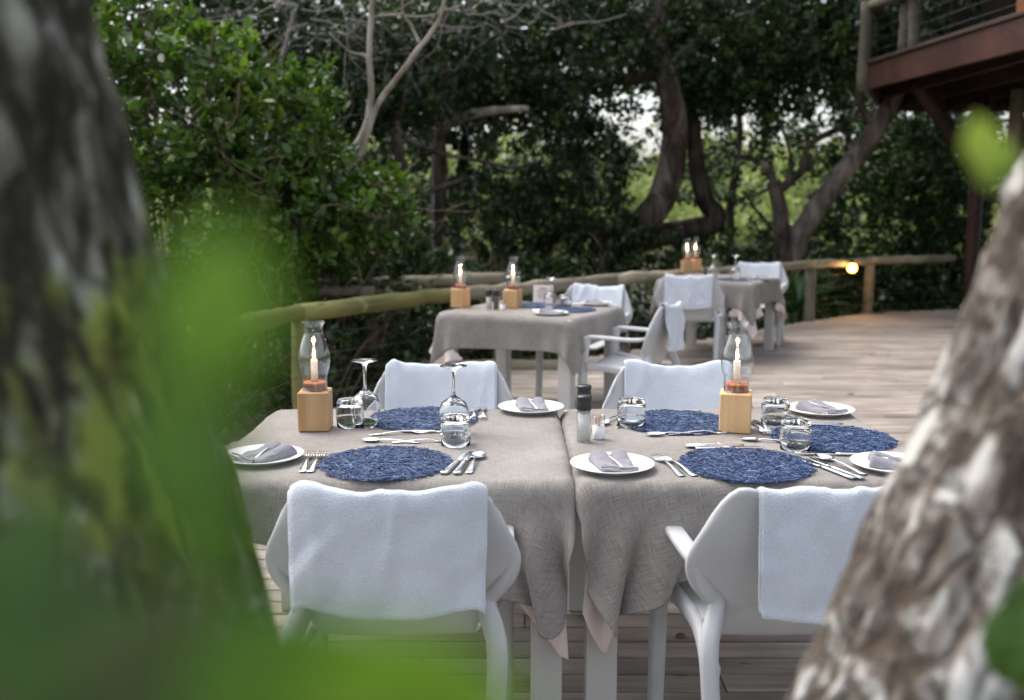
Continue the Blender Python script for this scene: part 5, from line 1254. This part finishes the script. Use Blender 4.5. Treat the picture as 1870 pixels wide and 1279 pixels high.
# --- near trunks with real bark relief
def near_trunk(name, pts, rad, mat, label, seed, n=150, m=260, amp=0.024, fr=17.0, st=0.25):
    P = spline(pts, m); r = np.interp(np.linspace(0, 1, m), np.linspace(0, 1, len(rad)), rad)
    T, U_, V_ = frames(P); a = np.linspace(0, 2 * np.pi, n, endpoint=False)
    D = np.cos(a)[None, :, None] * U_[:, None] + np.sin(a)[None, :, None] * V_[:, None]
    s = np.concatenate([[0], np.cumsum(np.linalg.norm(np.diff(P, axis=0), axis=1))])
    Q = np.stack([np.broadcast_to(np.cos(a) * r.mean(), (m, n)), np.broadcast_to(np.sin(a) * r.mean(), (m, n)), np.broadcast_to(s[:, None] * st, (m, n))], -1).reshape(-1, 3)
    warp = np.stack([vnoise(Q * 6, seed + 5), vnoise(Q * 6, seed + 6), 0 * Q[:, 0]], 1) * 0.03
    h = (1 - np.abs(vnoise((Q + warp) * fr, seed))) ** 1.4 * 0.7 + 0.3 * vnoise(Q * fr * 2.3, seed + 1) ; lump = vnoise(Q * np.array([4, 4, 8]), seed + 2)
    h = h.reshape(m, n); lump = lump.reshape(m, n)
    v = P[:, None] + D * (r[:, None] + amp * (h - 0.5) * 1.6 + 0.02 * lump)[..., None]
    base = np.array(pts[0], float); o = empty(name, base, 0, label, 'tree')
    f = []
    i, j = np.meshgrid(np.arange(m - 1), np.arange(n), indexing='ij'); j2 = (j + 1) % n
    F = np.stack([i * n + j, i * n + j2, (i + 1) * n + j2, (i + 1) * n + j], -1).reshape(-1, 4)
    inst('trunk', mesh('trunk', v.reshape(-1, 3) - base, F, M[mat]), o); return o
near_trunk('mossy_tree', [(-0.36, 0.94, -0.30), (-0.40, 0.94, 0.45), (-0.47, 0.94, 1.08), (-0.555, 0.94, 1.40), (-0.612, 0.94, 1.66), (-0.69, 0.95, 2.2), (-0.78, 0.98, 3.4)], [0.28, 0.252, 0.24, 0.234, 0.23, 0.22, 0.19], 'bark_moss', 'thick mossy trunk close to the viewer, beside the railing bush', 91, amp=0.018, fr=22.0)
near_trunk('lichen_tree', [(0.20, 0.99, -0.30), (0.36, 0.99, 0.62), (0.465, 0.99, 1.02), (0.57, 1.0, 1.32), (0.66, 1.005, 1.60), (0.765, 1.02, 1.96), (0.95, 1.05, 2.9)], [0.25, 0.186, 0.163, 0.15, 0.146, 0.142, 0.13], 'bark_lichen', 'leaning trunk with white lichen close to the viewer, below the building', 92, amp=0.014, fr=22.0, st=0.4)
# crowns of the near trees, above the frame
# --- leaves just before the lens
NL = np.array([[(kx * w_, y_, 0.18 * abs(kx) * w_ - 0.12 * y_ ** 2) for kx in (-1, -0.5, 0, 0.5, 1)] for y_, w_ in zip(np.linspace(0, 1, 11), [0.02, 0.16, 0.25, 0.31, 0.335, 0.33, 0.30, 0.25, 0.18, 0.10, 0.01])])
def near_twig(name, lst, label, lm, tintv, stem_pts, group='blurred leaves close to the viewer'):
    base = np.array(stem_pts[0]); o = empty(name, base, 0, label, 'foliage', group)
    v, f = tube(spline([np.array(q) for q in stem_pts], 16) - base, np.linspace(0.0026, 0.0012, 16), 8); inst('stem', mesh('stem', v, f, M['stem']), o)
    for k, (px, py, y_, L, ang, roll) in enumerate(lst):
        c = at(px, py, y_); d = np.array([math.sin(R(ang)), 0.25, math.cos(R(ang))]); d /= np.linalg.norm(d)
        side = np.cross(d, np.array([math.sin(R(roll)) * 0.5, -1, 0.3])); side /= np.linalg.norm(side); nn = np.cross(side, d)
        G = c + L * (NL[..., 0:1] * side + (NL[..., 1:2] - 0.5) * d + NL[..., 2:3] * nn)
        v, f = thick_grid(G - base, 0.0004); me = mesh('leaf', v, f, M[lm]); a_ = me.attributes.new('tint', 'FLOAT', 'POINT'); a_.data.foreach_set('value', np.full(len(v), tintv[k % len(tintv)], np.float32)); inst('leaf', me, o)
near_twig('near_leaf_sprig', [(395, 560, 0.15, 0.028, 4, 10), (340, 800, 0.15, 0.028, -8, 0), (380, 960, 0.155, 0.022, -20, 0)], 'bright blurred leaf sprig before the mossy trunk', 'lf_near', [0.5, 0.0, 0.1],
          [at(330, 1600, 0.165), at(340, 1200, 0.16), at(360, 900, 0.155), at(390, 620, 0.15)])
near_twig('near_leaf_sprig', [(740, 1275, 0.145, 0.032, 84, 10), (520, 1225, 0.15, 0.031, 72, -10), (620, 1350, 0.145, 0.032, 95, 0), (820, 1350, 0.145, 0.028, 75, 10)], 'bright blurred leaves at the bottom, before the near chair', 'lf_near', [0.8, 0.1, 0.4, 0.9],
          [at(250, 1560, 0.16), at(380, 1400, 0.15), at(560, 1290, 0.15), at(740, 1280, 0.145)])
near_twig('near_leaf_sprig', [(40, 1010, 0.15, 0.026, 40, 0), (100, 1160, 0.15, 0.030, 75, 0), (310, 1220, 0.155, 0.031, 60, 0), (200, 1310, 0.15, 0.032, 90, 0)], 'dark green blurred leaves at the bottom corner, before the mossy trunk', 'lf_near_dark', [0.3, 0.6, 0.8, 0.2],
          [at(-100, 1450, 0.16), at(40, 1300, 0.16), at(160, 1220, 0.15), at(310, 1200, 0.155)])
near_twig('near_leaf_sprig', [(1795, 262, 0.48, 0.029, -2, 0), (1835, 290, 0.49, 0.020, 45, 0), (1800, 318, 0.48, 0.015, -30, 0)], 'small yellow green leaf shoot on the lichen trunk', 'lf_yellow', [0.9, 0.4, 0.6],
          [at(1890, 440, 0.75), at(1845, 380, 0.58), at(1808, 332, 0.49), at(1798, 290, 0.48)])
near_twig('near_leaf_sprig', [(1850, 1160, 0.62, 0.060, 20, 0), (1885, 1100, 0.63, 0.05, 60, 0), (1880, 1220, 0.62, 0.05, 120, 0)], 'dark green blurred leaves before the foot of the lichen trunk', 'lf_near_dark', [0.7, 0.4, 0.9],
          [at(1960, 1350, 0.66), at(1930, 1270, 0.64), at(1890, 1200, 0.63), at(1860, 1170, 0.62)])

# fallen leaves on the deck
rg = np.random.default_rng(99)
for k, (px, py, lab) in enumerate([(1133, 1102, 'yellow fallen leaf on the planks between the chair legs'), (1637, 695, 'yellow green fallen leaf on the open deck'), (1588, 648, 'small brown fallen leaf on the open deck, left of a pair'), (1619, 648, 'small brown fallen leaf on the open deck, right of a pair'),
                                   (1500, 655, 'small brown fallen leaf in front of the farthest table'), (1560, 720, 'brown fallen leaf behind the far corner plate'), (1530, 610, 'small brown fallen leaf near the far railing post'), (1250, 1160, 'tiny brown fallen leaf on the planks under the lichen side chair')]):
    p = on(px, py, 0.004); G = NL * 0.055 * rg.uniform(0.7, 1.1); a = rg.uniform(0, 6.28); Rm = np.array([[math.cos(a), -math.sin(a), 0], [math.sin(a), math.cos(a), 0], [0, 0, 1]])
    G = G - np.array([0, 0, G[..., 2].min()]); v, f = thick_grid(G @ Rm.T, 0.0006); me = mesh('fallen_leaf', v, f, M['lf_dead']); a_ = me.attributes.new('tint', 'FLOAT', 'POINT'); a_.data.foreach_set('value', np.full(len(v), (1.0, 0.9, 0.2, 0.1)[k % 4], np.float32))
    tag(inst('fallen_leaf', me, None, (p[0], p[1], 0.0035)), lab, 'leaf', 'fallen leaves on the deck')
